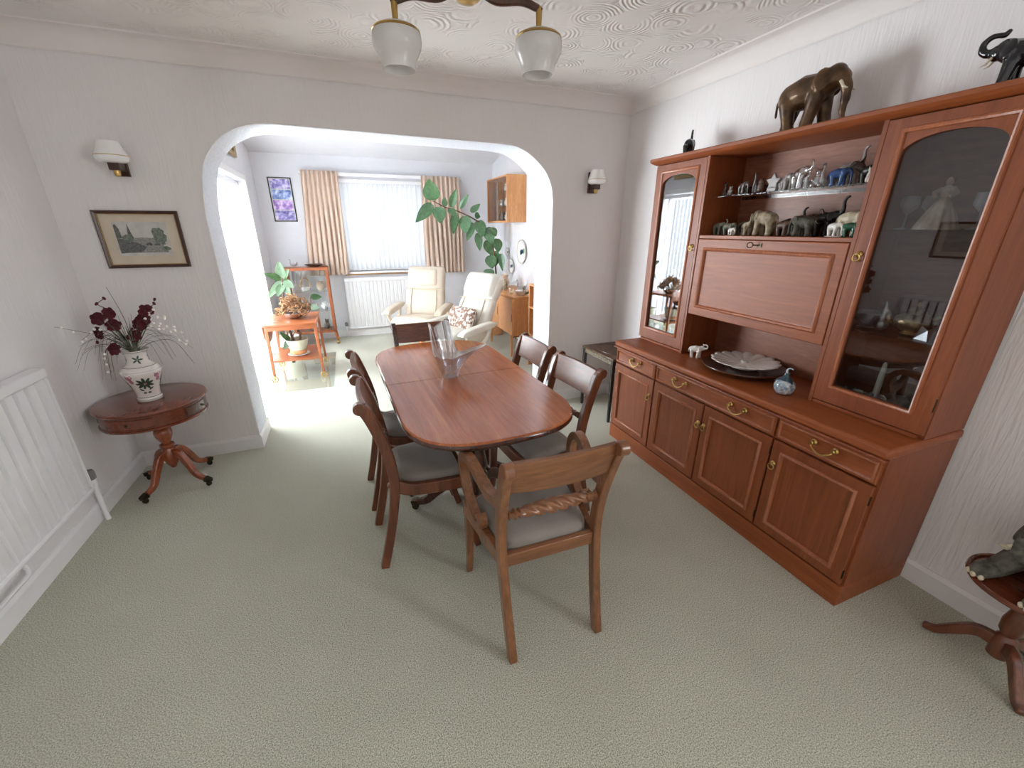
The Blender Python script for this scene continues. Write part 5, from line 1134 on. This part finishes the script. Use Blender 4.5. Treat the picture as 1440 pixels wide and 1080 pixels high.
# ------------------------------------------------------------ garden room: mat, trolley, plants
b = MB(); b.box(-0.92, -0.27, 4.275, 5.62, 0.0005, 0.003); o = b.build('floor_mat', 'mat', None, 0.001)
tag(o, 'clear plastic floor mat under the wooden trolley', 'mat')
def trolley():
    t = thing('tea_trolley', 'teak tea trolley with a drop leaf standing on gold castors', 'trolley', (-0.61, 4.94, 0))
    w, d, h = 0.245, 0.32, 0.60
    b = MB(); b.box(-w, w, -d, d, h - 0.018, h); b.build('top', 'trolley', t, 0.004)
    MB().box(w - 0.012, w + 0.004, -d, d, h - 0.01, h + 0.012).build('lip', 'trolley', t, 0.004)
    for y0, y1 in ((-d + 0.012, -d + 0.03), (d - 0.03, d - 0.012)): MB().box(-w + 0.02, w - 0.02, y0, y1, h - 0.065, h - 0.018).build('rail', 'trolley', t, 0.002)
    b = MB(); n = 24
    b.prism([(-d + 0.03, h - 0.012), (d - 0.03, h - 0.012)] + [((d - 0.03) * math.cos(PI * k / n), h - 0.06 - 0.17 * math.sin(PI * k / n)) for k in range(n + 1)], 'yz', -w - 0.018, -w - 0.004); b.build('drop_leaf', 'trolley', t, 0.003)
    b = MB(); b.box(-w + 0.03, w - 0.03, -d + 0.03, d - 0.03, 0.205, 0.222); b.build('lower_shelf', 'trolley', t, 0.003)
    MB().box(-0.05, -0.02, -d + 0.035, -d + 0.09, 0.185, 0.205).build('shelf_block', 'dmahog', t, 0.002)
    for sx in (-1, 1):
        for sy in (-1, 1):
            c = V(sx * (w - 0.022), sy * (d - 0.03), 0)
            b = MB(); b.sweep([c + V(sx * 0.012, 0, 0.055), c + V(0, 0, h - 0.018)], (1, 0, 0), (0.024, 0.032), (0.024, 0.032)); lg = b.build('leg', 'trolley', t, 0.004)
            b = MB(); q = c + V(sx * 0.012, -0.012, 0.03)
            b.tube([q + V(0.028 * math.cos(a), 0, 0.028 * math.sin(a)) for a in [2 * PI * k / 18 for k in range(18)]], 0.0065, 8, closed=True); b.cyl(q + V(0, -0.005, 0), q + V(0, 0.005, 0), 0.012); b.cyl(q + V(0, 0.012, 0.0), q + V(0, 0.012, 0.03), 0.006); b.cyl(q + V(0, -0.004, 0), q + V(0, 0.014, 0), 0.005)
            b.build('castor', 'brass', lg)
trolley()
t = thing('dried_plant_bowl', 'curly dried brown foliage in a silver bowl on top of the trolley', 'plant', (-0.585, 4.93, 0.602))
b = MB(); b.lathe([(0.05, 0), (0.055, 0.004), (0.085, 0.025), (0.098, 0.05), (0.1, 0.055), (0.095, 0.052), (0.07, 0.02), (0.01, 0.012)], 28); b.build('bowl', 'chrome', t, smooth=50)
rnd = random.Random(9); b = MB()
for k in range(170):
    a = rnd.uniform(0, 2 * PI); el = rnd.uniform(-0.15, 1.0) * PI / 2; R0 = rnd.uniform(0.10, 0.17)
    c = V(R0 * math.cos(a) * math.cos(el), R0 * math.sin(a) * math.cos(el), 0.075 + 0.13 * math.sin(el) * (R0 / 0.15)); q = rnd.uniform(0, 6); r1 = rnd.uniform(0.014, 0.032); ax = rnd.uniform(-1, 1)
    b.tube([c + V(r1 * math.cos(q + s * 0.9), r1 * math.sin(q + s * 0.9) * ax, r1 * math.sin(q + s * 0.9 + ax) + 0.004 * s) for s in range(6)], [0.003, 0.006, 0.007, 0.006, 0.003], 5)
o = b.build('dried_foliage', 'dried', t, smooth=60); o['kind'] = 'stuff'
b = MB(); b.box(-0.05, 0.03, -0.03, 0.03, 0, 0.005); o = b.build('coaster', 'shelfglass', None, 0.001); o.location = (-0.73, 4.80, 0.6005); tag(o, 'small glass coaster beside the silver bowl on the trolley', 'coaster')
b = MB(); b.lathe([(0.05, 0), (0.075, 0.003), (0.108, 0.014), (0.106, 0.017), (0.07, 0.008), (0.01, 0.007)], 32); o = b.build('saucer', 'saucer', None, smooth=50); o.location = (-0.60, 4.84, 0.223); tag(o, 'white saucer under the pot on the lower trolley shelf', 'saucer')
t = thing('potted_plant', 'stubby pink-stemmed plant in a cream and terracotta pot on the lower trolley shelf', 'plant', (-0.60, 4.84, 0.231))
b = MB(); b.lathe([(0.04, 0), (0.068, 0.004), (0.085, 0.028), (0.08, 0.048), (0.07, 0.05), (0.02, 0.05)], 28); b.build('pot_base', 'terra', t, smooth=50)
b = MB(); b.lathe([(0.04, 0.05), (0.078, 0.05), (0.095, 0.09), (0.108, 0.15), (0.112, 0.165), (0.104, 0.165), (0.1, 0.15), (0.02, 0.148)], 32); b.build('pot', 'pot', t, smooth=50)
b = MB(); b.tube([(-0.03, 0, 0.14), (-0.05, 0.01, 0.24), (-0.055, 0.01, 0.33)], [0.016, 0.013, 0.011], 10); b.tube([(0.03, 0, 0.14), (0.045, 0, 0.22), (0.05, 0.0, 0.31)], [0.012, 0.01, 0.008], 10); b.build('stem', 'stem', t, smooth=60)
def leaf_mesh(mat):
    b = MB()
    def f(u, v):
        w = math.sin(PI * (0.04 + 0.96 * v) ** 0.8) ** 0.75 if v < 1 else 0
        w = max(0.0, w) * (1 - 0.25 * v); x = (u - 0.5) * w
        return (x, v, 0.16 * abs(x) - 0.10 * (v - 0.1) ** 2)
    b.grid(f, 8, 14); return b.mesh('leaf', mat, 80)
LEAF, LEAFP = leaf_mesh('leaf'), leaf_mesh('leafpale')
def leaf(parent, B, T, w, me, origin, roll=0.0):
    B, T = V(*B) - origin, V(*T) - origin; y = (T - B); L = y.length; y.normalize()
    ref = V(-0.25, -0.9, 0.35); z = (ref - y * ref.dot(y)).normalized(); x = y.cross(z)
    m = Matrix((x, y, z)).transposed().to_4x4() @ Matrix.Rotation(roll, 4, 'Y') @ Matrix.Diagonal((w * 1.25, L, L * 0.6, 1))
    o = put('leaf', me, parent); o.matrix_local = Matrix.Translation(B) @ m
    return o
b_ = [(0.03, 0.02, 0.22, -0.09, 0.02, 0.17)]
leaf(t, (-0.66, 4.80, 0.40), (-0.73, 4.74, 0.50), 0.05, LEAFP, V(-0.60, 4.84, 0.231)); leaf(t, (-0.655, 4.80, 0.40), (-0.74, 4.78, 0.30), 0.06, LEAFP, V(-0.60, 4.84, 0.231))
# rubber plant behind the trolley
org = V(-0.79, 5.62, 0)
t = thing('rubber_plant', 'small variegated rubber plant in a pale pot behind the trolley', 'plant', org)
b = MB(); b.lathe([(0.08, 0), (0.09, 0.005), (0.12, 0.16), (0.13, 0.24), (0.135, 0.26), (0.125, 0.26), (0.11, 0.23), (0.02, 0.22)], 32); b.build('pot', 'pot', t, smooth=50)
b = MB(); b.tube(cr([(0, 0, 0.2), (0.0, 0, 0.4), (0.03, 0, 0.7), (0.055, 0, 0.92), (0.06, 0, 0.97)], 5), [0.012, 0.01, 0.008, 0.006], 8); b.tube(cr([(0.02, 0.02, 0.2), (0.18, 0.02, 0.45), (0.30, 0, 0.60), (0.33, 0, 0.72)], 5), [0.01, 0.008, 0.005], 8); b.build('stem', 'stem', t, smooth=60)
for B, T, w in (((-0.730, 5.620, 0.953), (-0.724, 5.552, 1.151), 0.11), ((-0.732, 5.620, 0.944), (-0.902, 5.581, 1.019), 0.07), ((-0.736, 5.620, 0.920), (-0.930, 5.66, 0.723), 0.08), ((-0.717, 5.620, 0.927), (-0.616, 5.529, 0.851), 0.08),
                ((-0.714, 5.620, 0.944), (-0.632, 5.529, 1.063), 0.06), ((-0.74, 5.61, 0.88), (-0.80, 5.52, 0.76), 0.09), ((-0.73, 5.61, 0.88), (-0.66, 5.5, 0.77), 0.08), ((-0.458, 5.620, 0.722), (-0.333, 5.645, 0.711), 0.07), ((-0.477, 5.620, 0.601), (-0.380, 5.576, 0.594), 0.07)): leaf(t, B, T, w, LEAFP, org)
# tall leaning rubber plant in the right-hand corner
org = V(1.99, 5.80, 0)
t = thing('rubber_plant', 'tall leaning rubber plant with big glossy leaves arching past the curtain', 'plant', org)
b = MB(); b.lathe([(0.09, 0), (0.10, 0.005), (0.13, 0.2), (0.14, 0.28), (0.145, 0.30), (0.135, 0.30), (0.12, 0.27), (0.02, 0.26)], 32); b.build('pot', 'terra', t, smooth=50)
b = MB(); st = [(1.99, 5.80, 0.25), (1.992, 5.76, 0.6), (1.992, 5.75, 0.845), (1.955, 5.745, 1.236), (1.885, 5.74, 1.424), (1.816, 5.74, 1.534), (1.697, 5.735, 1.615), (1.57, 5.73, 1.675), (1.427, 5.72, 1.726), (1.287, 5.72, 1.766), (1.13, 5.71, 1.835)]
b.tube(cr([V(*p) - org for p in st], 4), [0.014, 0.012, 0.010, 0.008, 0.005], 8); b.build('stem', 'stem', t, smooth=60)
big = [((1.134, 5.704, 1.845), (1.078, 5.583, 2.068), 0.19), ((1.124, 5.714, 1.795), (0.882, 5.602, 1.580), 0.13), ((1.200, 5.694, 1.762), (1.202, 5.626, 1.566), 0.15),
((1.296, 5.745, 1.775), (1.294, 5.749, 1.885), 0.07), ((1.378, 5.736, 1.767), (1.425, 5.636, 1.976), 0.09), ((1.489, 5.722, 1.752), (1.586, 5.632, 1.919), 0.08),
((1.350, 5.700, 1.748), (1.382, 5.579, 1.652), 0.09), ((1.420, 5.703, 1.702), (1.385, 5.730, 1.429), 0.10), ((1.647, 5.740, 1.706), (1.776, 5.745, 1.819), 0.09),
((1.557, 5.738, 1.657), (1.529, 5.633, 1.445), 0.15), ((1.654, 5.709, 1.578), (1.559, 5.681, 1.345), 0.10), ((1.694, 5.734, 1.676), (1.778, 5.748, 1.651), 0.08),
((1.751, 5.743, 1.606), (1.756, 5.618, 1.403), 0.14), ((1.722, 5.726, 1.445), (1.749, 5.707, 1.213), 0.10), ((1.857, 5.720, 1.516), (1.899, 5.612, 1.307), 0.14),
((1.918, 5.718, 1.516), (1.946, 5.594, 1.408), 0.10), ((1.862, 5.746, 1.355), (1.926, 5.762, 1.150), 0.13), ((2.000, 5.723, 1.372), (1.987, 5.637, 1.193), 0.13),
((1.899, 5.745, 1.151), (1.926, 5.708, 0.970), 0.15), ((1.963, 5.743, 1.208), (1.985, 5.756, 0.984), 0.14), ((1.867, 5.721, 0.970), (1.864, 5.655, 0.840), 0.14), ((2.060, 5.726, 1.168), (2.066, 5.664, 0.930), 0.09)]
for k, (B, T, w) in enumerate(big): leaf(t, B, T, w, LEAF, org, random.uniform(-0.35, 0.35))

# ------------------------------------------------------------ glass display cabinet
def display():
    t = thing('display_cabinet', 'small teak framed glass display cabinet below the beige curtain', 'cabinet', (-0.50, 6.17, 0))
    w, d, z0, z1 = 0.26, 0.13, 0.17, 1.03
    for x in (-w, w - 0.035):
        for y in (-d, d - 0.03): MB().box(x, x + 0.035, y, y + 0.03, z0, z1).build('post', 'cabframe', t, 0.003)
    MB().box(-w - 0.004, w + 0.004, -d - 0.004, d + 0.004, z1 - 0.035, z1 + 0.002).build('top', 'cabframe', t, 0.003)
    MB().box(-w, w, -d, d, z0, z0 + 0.03).build('bottom', 'cabframe', t, 0.003)
    MB().box(-w + 0.035, w - 0.035, d - 0.012, d - 0.006, z0 + 0.03, z1 - 0.035).build('back_glass', 'glass', t)
    MB().box(-w + 0.035, w - 0.035, -d + 0.006, -d + 0.010, z0 + 0.03, z1 - 0.035).build('front_glass', 'glass', t)
    for x in (-w + 0.008, w - 0.012): MB().box(x, x + 0.004, -d + 0.03, d - 0.03, z0 + 0.03, z1 - 0.035).build('side_glass', 'glass', t)
    for z in (0.46, 0.72): MB().box(-w + 0.012, w - 0.012, -d + 0.012, d - 0.014, z, z + 0.005).build('glass_shelf', 'shelfglass', t)
    for sx in (-1, 1):
        for sy in (-1, 1):
            b = MB(); c = V(sx * (w - 0.02), sy * (d - 0.02), 0); b.sweep([c + V(sx * 0.02, 0, 0.045), c + V(0, 0, z0)], (1, 0, 0), (0.018, 0.03), (0.018, 0.03)); lg = b.build('leg', 'cabframe', t, 0.003)
            b = MB(); b.ell(c + V(sx * 0.02, 0, 0.024), 0.024, 0.018, 0.024, 12, 8); b.build('castor', 'brass', lg)
display()
gd = 'china pieces inside the small glass display cabinet'
def jug(label, x, y, z, s, mat, handle=True, grp=gd):
    t = thing('china_jug', label, 'china', (x, y, z), 0, grp)
    b = MB(); b.lathe([(0.02 * s, 0), (0.03 * s, 0.004 * s), (0.042 * s, 0.03 * s), (0.04 * s, 0.055 * s), (0.026 * s, 0.075 * s), (0.032 * s, 0.09 * s), (0.028 * s, 0.09 * s), (0.02 * s, 0.07 * s)], 20); b.build('body', mat, t, smooth=50)
    if handle:
        b = MB(); b.tube(cr([(0.03 * s, 0, 0.075 * s), (0.058 * s, 0, 0.07 * s), (0.056 * s, 0, 0.035 * s), (0.038 * s, 0, 0.025 * s)], 4), 0.005 * s, 8); b.build('handle', mat, t, smooth=50)
t = thing('china_basket', 'white china basket with a tall looped handle, top shelf of the glass cabinet', 'china', (-0.545, 6.19, 0.726), 0, gd)
b = MB(); b.lathe([(0.03, 0), (0.05, 0.004), (0.068, 0.05), (0.062, 0.05), (0.04, 0.01)], 24); b.build('bowl', 'porcelain', t, smooth=50)
b = MB(); b.tube([(0.062 * math.cos(a), 0, 0.045 + 0.12 * math.sin(a)) for a in [PI * k / 14 for k in range(15)]], 0.007, 8); b.build('handle', 'gold', t, smooth=50)
jug('cream jug at the right of the top cabinet shelf', -0.36, 6.20, 0.726, 1.3, 'dress')
jug('flower patterned jug on the middle cabinet shelf', -0.35, 6.18, 0.466, 1.1, 'chinaflower')
figure('dog_figurine', 'white dog ornament on the middle cabinet shelf', (-0.44, 6.18, 0.466), R(200), 0.10, 'whiteglaze', 'cat', gd)
figure('bear_figurine', 'grey bear ornament at the bottom right of the glass cabinet', (-0.35, 6.17, 0.201), R(240), 0.14, 'stone', 'bear', gd)
figure('cat_figurine', 'dark cat ornament at the bottom of the glass cabinet', (-0.46, 6.18, 0.201), R(250), 0.11, 'charcoal', 'cat', gd)
jug('brown jug at the bottom left of the glass cabinet', -0.56, 6.19, 0.201, 1.1, 'brownresin')
b = MB(); b.lathe([(0.05, 0), (0.06, 0.004), (0.10, 0.02), (0.115, 0.03), (0.11, 0.03), (0.06, 0.012), (0.01, 0.01)], 28); o = b.build('round_dish', 'brownresin', None, smooth=50); o.location = (-0.40, 6.19, 1.033); tag(o, 'shallow brown dish on top of the glass cabinet', 'dish')
figure('swan_figurine', 'clear glass swan on top of the display cabinet', (-0.64, 6.19, 1.033), R(180), 0.11, 'frosted', 'swan')

# ------------------------------------------------------------ recliners
def cushion_shape(b, P0, ux, uy, uz, w, l, th, bul=0.5, nx=10, ny=10):
    """soft box: centre P0, axes ux (width), uy (length), uz (thickness)"""
    n = 24; rings = []
    for j in range(13):
        v = -1 + 2 * j / 12; e = (1 - abs(v) ** 4) ** 0.5 if abs(v) < 1 else 0
        rings.append([P0 + ux * (w / 2) * math.copysign(abs(math.cos(2 * PI * k / n)) ** 0.35, math.cos(2 * PI * k / n)) * (0.9 + 0.1 * e) + uz * (th / 2) * (0.25 + 0.75 * e) * math.copysign(abs(math.sin(2 * PI * k / n)) ** 0.7, math.sin(2 * PI * k / n)) + uy * (l / 2) * v for k in range(n)])
    b.loft(rings)
def recliner(label, loc, rz, mat, headroll, grp, lean=0.36, az=0.555):
    t = thing('recliner_chair', label, 'armchair', loc, rz, grp)      # faces local +y
    X, Y, Z = V(1, 0, 0), V(0, 1, 0), V(0, 0, 1)
    b = MB(); cushion_shape(b, V(0, 0.05, 0.40), X, (Y + Z * 0.12).normalized(), Z, 0.54, 0.54, 0.17); b.build('seat', mat, t, smooth=70)
    up = (Z - Y * lean).normalized(); fr = V(0, up.z, -up.y); bp = lambda s: V(0, -0.17, 0.42) + up * s
    b = MB(); cushion_shape(b, bp(0.19), X, up, fr, 0.52, 0.42, 0.15); b.build('back_lower', mat, t, smooth=70)
    b = MB(); cushion_shape(b, bp(0.49), X, up, fr, 0.50, 0.33, 0.14); bk = b.build('back_upper', mat, t, smooth=70)
    if headroll:
        b = MB(); cushion_shape(b, bp(0.52), X, up, fr, 0.47, 0.30, 0.23); b.build('headrest_pillow', mat, t, smooth=70)
    else:
        b = MB(); cushion_shape(b, bp(0.50) + fr * 0.035, X, up, fr, 0.34, 0.24, 0.12); b.build('headrest_pillow', mat, t, smooth=70)
    for s in (-1, 1):
        b = MB(); b.tube(cr([bp(0.02) + fr * 0.077 + X * s * 0.165, bp(0.2) + fr * 0.079 + X * s * 0.17, bp(0.36) + fr * 0.077 + X * s * 0.16], 5), 0.006, 6); b.build('piping', 'piping', bk)
        b = MB(); cushion_shape(b, V(s * 0.33, 0.02, az), X, (Y - Z * 0.10).normalized(), Z, 0.10, 0.52, 0.075); b.build('arm', mat, t, smooth=70)
        b = MB(); b.tube(cr([V(s * 0.33, -0.17, az - 0.005), V(s * 0.325, -0.12, az - 0.12), V(s * 0.30, 0.0, 0.31), V(s * 0.33, 0.16, az - 0.12), V(s * 0.335, 0.2, az - 0.025)], 5), 0.02, 10); b.build('arm_support', mat, t, smooth=70)
    b = MB(); b.tube([bp(0.345) + fr * 0.074 + X * q for q in (-0.24, -0.12, 0, 0.12, 0.24)], 0.005, 6); b.build('seam', 'piping', bk)
    b = MB(); b.lathe([(0.27, 0.0), (0.28, 0.012), (0.27, 0.035), (0.06, 0.05), (0.045, 0.07), (0.045, 0.30), (0.2, 0.33)], 32); b.build('swivel_base', 'oak', t, smooth=40)
    return t
ga = 'cream leather recliner chairs in the garden room'
recliner('cream leather recliner with crumpled back below the window', (0.79, 5.27, 0), R(150), 'leather', False, ga)
recliner('white leather recliner with a rolled headrest beside the oak cabinet', (1.08, 4.42, 0), R(118), 'wleather', True, ga, 0.52, 0.50)
t = thing('cushion', 'brown and white patterned cushion on the white leather recliner', 'cushion', (1.07, 4.42, 0.44), R(118))
b = MB(); up = V(0, -0.45, 0.9).normalized(); cushion_shape(b, V(0, -0.06, 0.12), V(1, 0, 0), up, V(0, up.z, -up.y), 0.38, 0.26, 0.11); b.build('pad', 'cushion', t, smooth=70)
b = MB(); b.tube([V(0, -0.06, 0.12) + V(1, 0, 0) * 0.19 * c + up * 0.13 * s for c, s in ((-1, -1), (1, -1), (1, 1), (-1, 1))], 0.005, 6, closed=True); b.build('piping', 'mount', t)

# ------------------------------------------------------------ oak cabinet, its ornaments, bookcase
def oak_cabinet():
    t = thing('oak_cabinet', 'low golden oak cabinet on slim legs behind the white recliner', 'cabinet', (1.755, 4.48, 0))
    W_, L_, z0, z1 = 0.425, 1.02, 0.285, 0.755
    b = MB(); b.box(0.01, W_, 0, L_, z0, z1 - 0.02); b.build('carcass', 'oak', t, 0.003)
    b = MB(); b.box(0, W_, -0.005, L_ + 0.005, z1 - 0.02, z1); b.build('top', 'oak', t, 0.003)
    for y0, y1 in ((0.012, 0.505), (0.515, L_ - 0.012)):
        d = MB().box(-0.004, 0.012, y0, y1, z0 + 0.012, z1 - 0.03).build('sliding_door', 'oak', t, 0.002)
        b = MB(); b.box(-0.007, -0.003, y0 + 0.02, y0 + 0.028, 0.46, 0.56); b.build('finger_pull', 'dmahog', d)
    for x in (0.03, W_ - 0.03):
        for y in (0.12, L_ - 0.12):
            b = MB(); b.sweep([V(x, y, 0), V(x, y, z0)], (1, 0, 0), (0.02, 0.034), (0.02, 0.034)); b.build('leg', 'oak', t, 0.004)
    for y in (0.12, L_ - 0.12): MB().box(0.03, W_ - 0.03, y - 0.01, y + 0.01, z0 - 0.04, z0).build('stretcher', 'dmahog', t, 0.002)
oak_cabinet()
go = 'ornaments on the low oak cabinet'
def topware(name, label, cat, x, y, prof, mat, n=20):
    b = MB(); b.lathe(prof, n); o = b.build(name, mat, None, smooth=50); o.location = (x, y, 0.756); tag(o, label, cat, go)
topware('bowl', 'white china bowl at the near end of the oak cabinet', 'bowl', 1.90, 4.60, [(0.025, 0), (0.03, 0.004), (0.06, 0.03), (0.07, 0.055), (0.065, 0.055), (0.03, 0.012)], 'porcelain')
figure('swan_figurine', 'clear glass swan standing on the oak cabinet', (1.98, 4.78, 0.756), R(120), 0.17, 'frosted', 'swan', go)
figure('bird_figurine', 'pale china bird in front of the glass swan', (1.83, 4.72, 0.756), R(200), 0.085, 'ivory', 'swan', go)
figure('owl_figurine', 'brown china owl at the middle of the oak cabinet', (1.86, 5.02, 0.756), R(200), 0.15, 'beige', 'owl', go)
figure('bird_figurine', 'small grey bird at the back of the oak cabinet', (1.97, 4.60, 0.756), R(160), 0.09, 'greygreen', 'swan', go)
topware('ginger_jar', 'cream lidded jar at the far end of the oak cabinet', 'jar', 1.95, 5.28, [(0.04, 0), (0.045, 0.005), (0.065, 0.06), (0.06, 0.11), (0.04, 0.14), (0.045, 0.15), (0.045, 0.17), (0.015, 0.18), (0.012, 0.195), (0.004, 0.2)], 'dress')
topware('trinket_pot', 'grey trinket pot at the front edge of the oak cabinet', 'pot', 1.82, 5.12, [(0.03, 0), (0.04, 0.01), (0.045, 0.04), (0.03, 0.055), (0.01, 0.06)], 'greygreen')
def bookcase():
    t = thing('bookcase', 'narrow oak bookcase just behind the right side of the arch', 'bookcase', (1.85, 3.62, 0))
    W_, L_, H_ = 0.33, 0.62, 0.935
    for y0 in (0, L_ - 0.02): MB().box(0, W_, y0, y0 + 0.02, 0, H_).build('side_panel', 'oak', t, 0.002)
    for z in (0.05, 0.36, 0.67, H_ - 0.02): MB().box(0, W_, 0.02, L_ - 0.02, z, z + 0.02).build('shelf', 'oak', t, 0.002)
    MB().box(W_ - 0.008, W_, 0.02, L_ - 0.02, 0.05, H_).build('back_board', 'oak', t)
bookcase()
b = MB(); b.box(-0.07, 0.07, -0.05, 0.05, 0, 0.2); t = thing('red_box', 'red lacquer box seen through the right-hand chair back', 'box', (1.90, 3.84, 0.381)); b.build('box', 'redbox', t, 0.004)
MB().box(-0.075, 0.075, -0.055, 0.055, 0.2, 0.235).build('lid', 'redbox', t, 0.004)
# ------------------------------------------------------------ wall cabinet and plates
def wall_cabinet():
    t = thing('wall_cabinet', 'golden oak wall cabinet with glass sliding doors above the rubber plant', 'cabinet', (1.94, 5.16, 1.58))
    W_, L_, H_ = 0.26, 0.78, 0.54
    for y0 in (0, L_ - 0.018): MB().box(0, W_, y0, y0 + 0.018, 0, H_).build('side_panel', 'oak', t, 0.002)
    for z in (0, H_ - 0.018): MB().box(0, W_, 0.018, L_ - 0.018, z, z + 0.018).build('panel', 'oak', t, 0.002)
    MB().box(W_ - 0.008, W_, 0.018, L_ - 0.018, 0.018, H_ - 0.018).build('back_board', 'teak_back', t)
    for z in (0.185, 0.36): MB().box(0.03, W_ - 0.01, 0.018, L_ - 0.018, z, z + 0.006).build('glass_shelf', 'shelfglass', t)
    for x, y0, y1 in ((0.006, 0.018, 0.41), (0.014, 0.38, L_ - 0.018)):
        d = MB().box(x, x + 0.004, y0, y1, 0.018, H_ - 0.018).build('glass_door', 'glass', t)
        MB().box(x - 0.002, x + 0.005, y0 if y0 > 0.1 else y1 - 0.01, (y0 if y0 > 0.1 else y1 - 0.01) + 0.012, 0.018, H_ - 0.018).build('door_edge', 'chrome', d)
wall_cabinet()
gw = 'glassware and china in the oak wall cabinet'
for k, (y, z, s, mt, lab) in enumerate(((5.26, 1.60, 1.2, 'chinaflower', 'flowered jug at the near end of the lowest wall cabinet shelf'), (5.42, 1.60, 1.1, 'porcelain', 'white jug second along the lowest wall cabinet shelf'), (5.60, 1.60, 1.2, 'dusky', 'dark jug at the middle of the lowest wall cabinet shelf'),
    (5.27, 1.772, 1.0, 'porcelain', 'white jug at the near end of the middle wall cabinet shelf'), (5.42, 1.772, 1.1, 'whiteglaze', 'glossy white jug at the middle of the middle wall cabinet shelf'), (5.62, 1.772, 1.0, 'silver', 'silver jug at the far part of the middle wall cabinet shelf'),
    (5.27, 1.947, 1.0, 'silver', 'silver jug at the near end of the top wall cabinet shelf'), (5.44, 1.947, 1.0, 'porcelain', 'white jug at the middle of the top wall cabinet shelf'))): jug(lab, 2.05, y, z, s, mt, True, gw)
def plate(label, y, z, r):
    t = thing('wall_plate', label, 'plate', (2.198, y, z), 0, 'china plates on the garden room wall')
    mt = Matrix.Rotation(R(-90), 4, 'Y')
    b = MB(); b.lathe([(r * 0.5, 0.002), (r * 0.9, 0.014), (r, 0.022), (r * 0.99, 0.026), (r * 0.85, 0.017), (r * 0.6, 0.010), (r * 0.02, 0.010)], 36, mtx=mt); b.build('dish', 'saucer', t, smooth=50)
    b = MB(); b.lathe([(r * 0.985, 0.0245), (r, 0.0255), (r * 0.99, 0.0275), (r * 0.95, 0.024)], 36, mtx=mt, cap=False); b.build('gilt_rim', 'gilt', t, smooth=50)
    for k, m in ((0, 'green_paint'), (1, 'bluecrystal'), (2, 'leaf')):
        b = MB(); b.prism([(-q[1], q[0]) for q in blobpoly((-0.05 + 0.05 * k) * r, (-0.32 + 0.3 * k) * r, r * 0.22, r * 0.2, 14, k + 3, 0.3)], 'yz', -0.0125, -0.0105); b.build('painted_flower', m, t)
plate('large flower painted china plate on the right garden room wall', 5.25, 1.217, 0.15)
plate('small flower painted china plate below and beyond the large one', 5.63, 1.006, 0.10)
plate('plain little china plate on the wall beside the rubber plant leaves', 5.78, 1.19, 0.06)
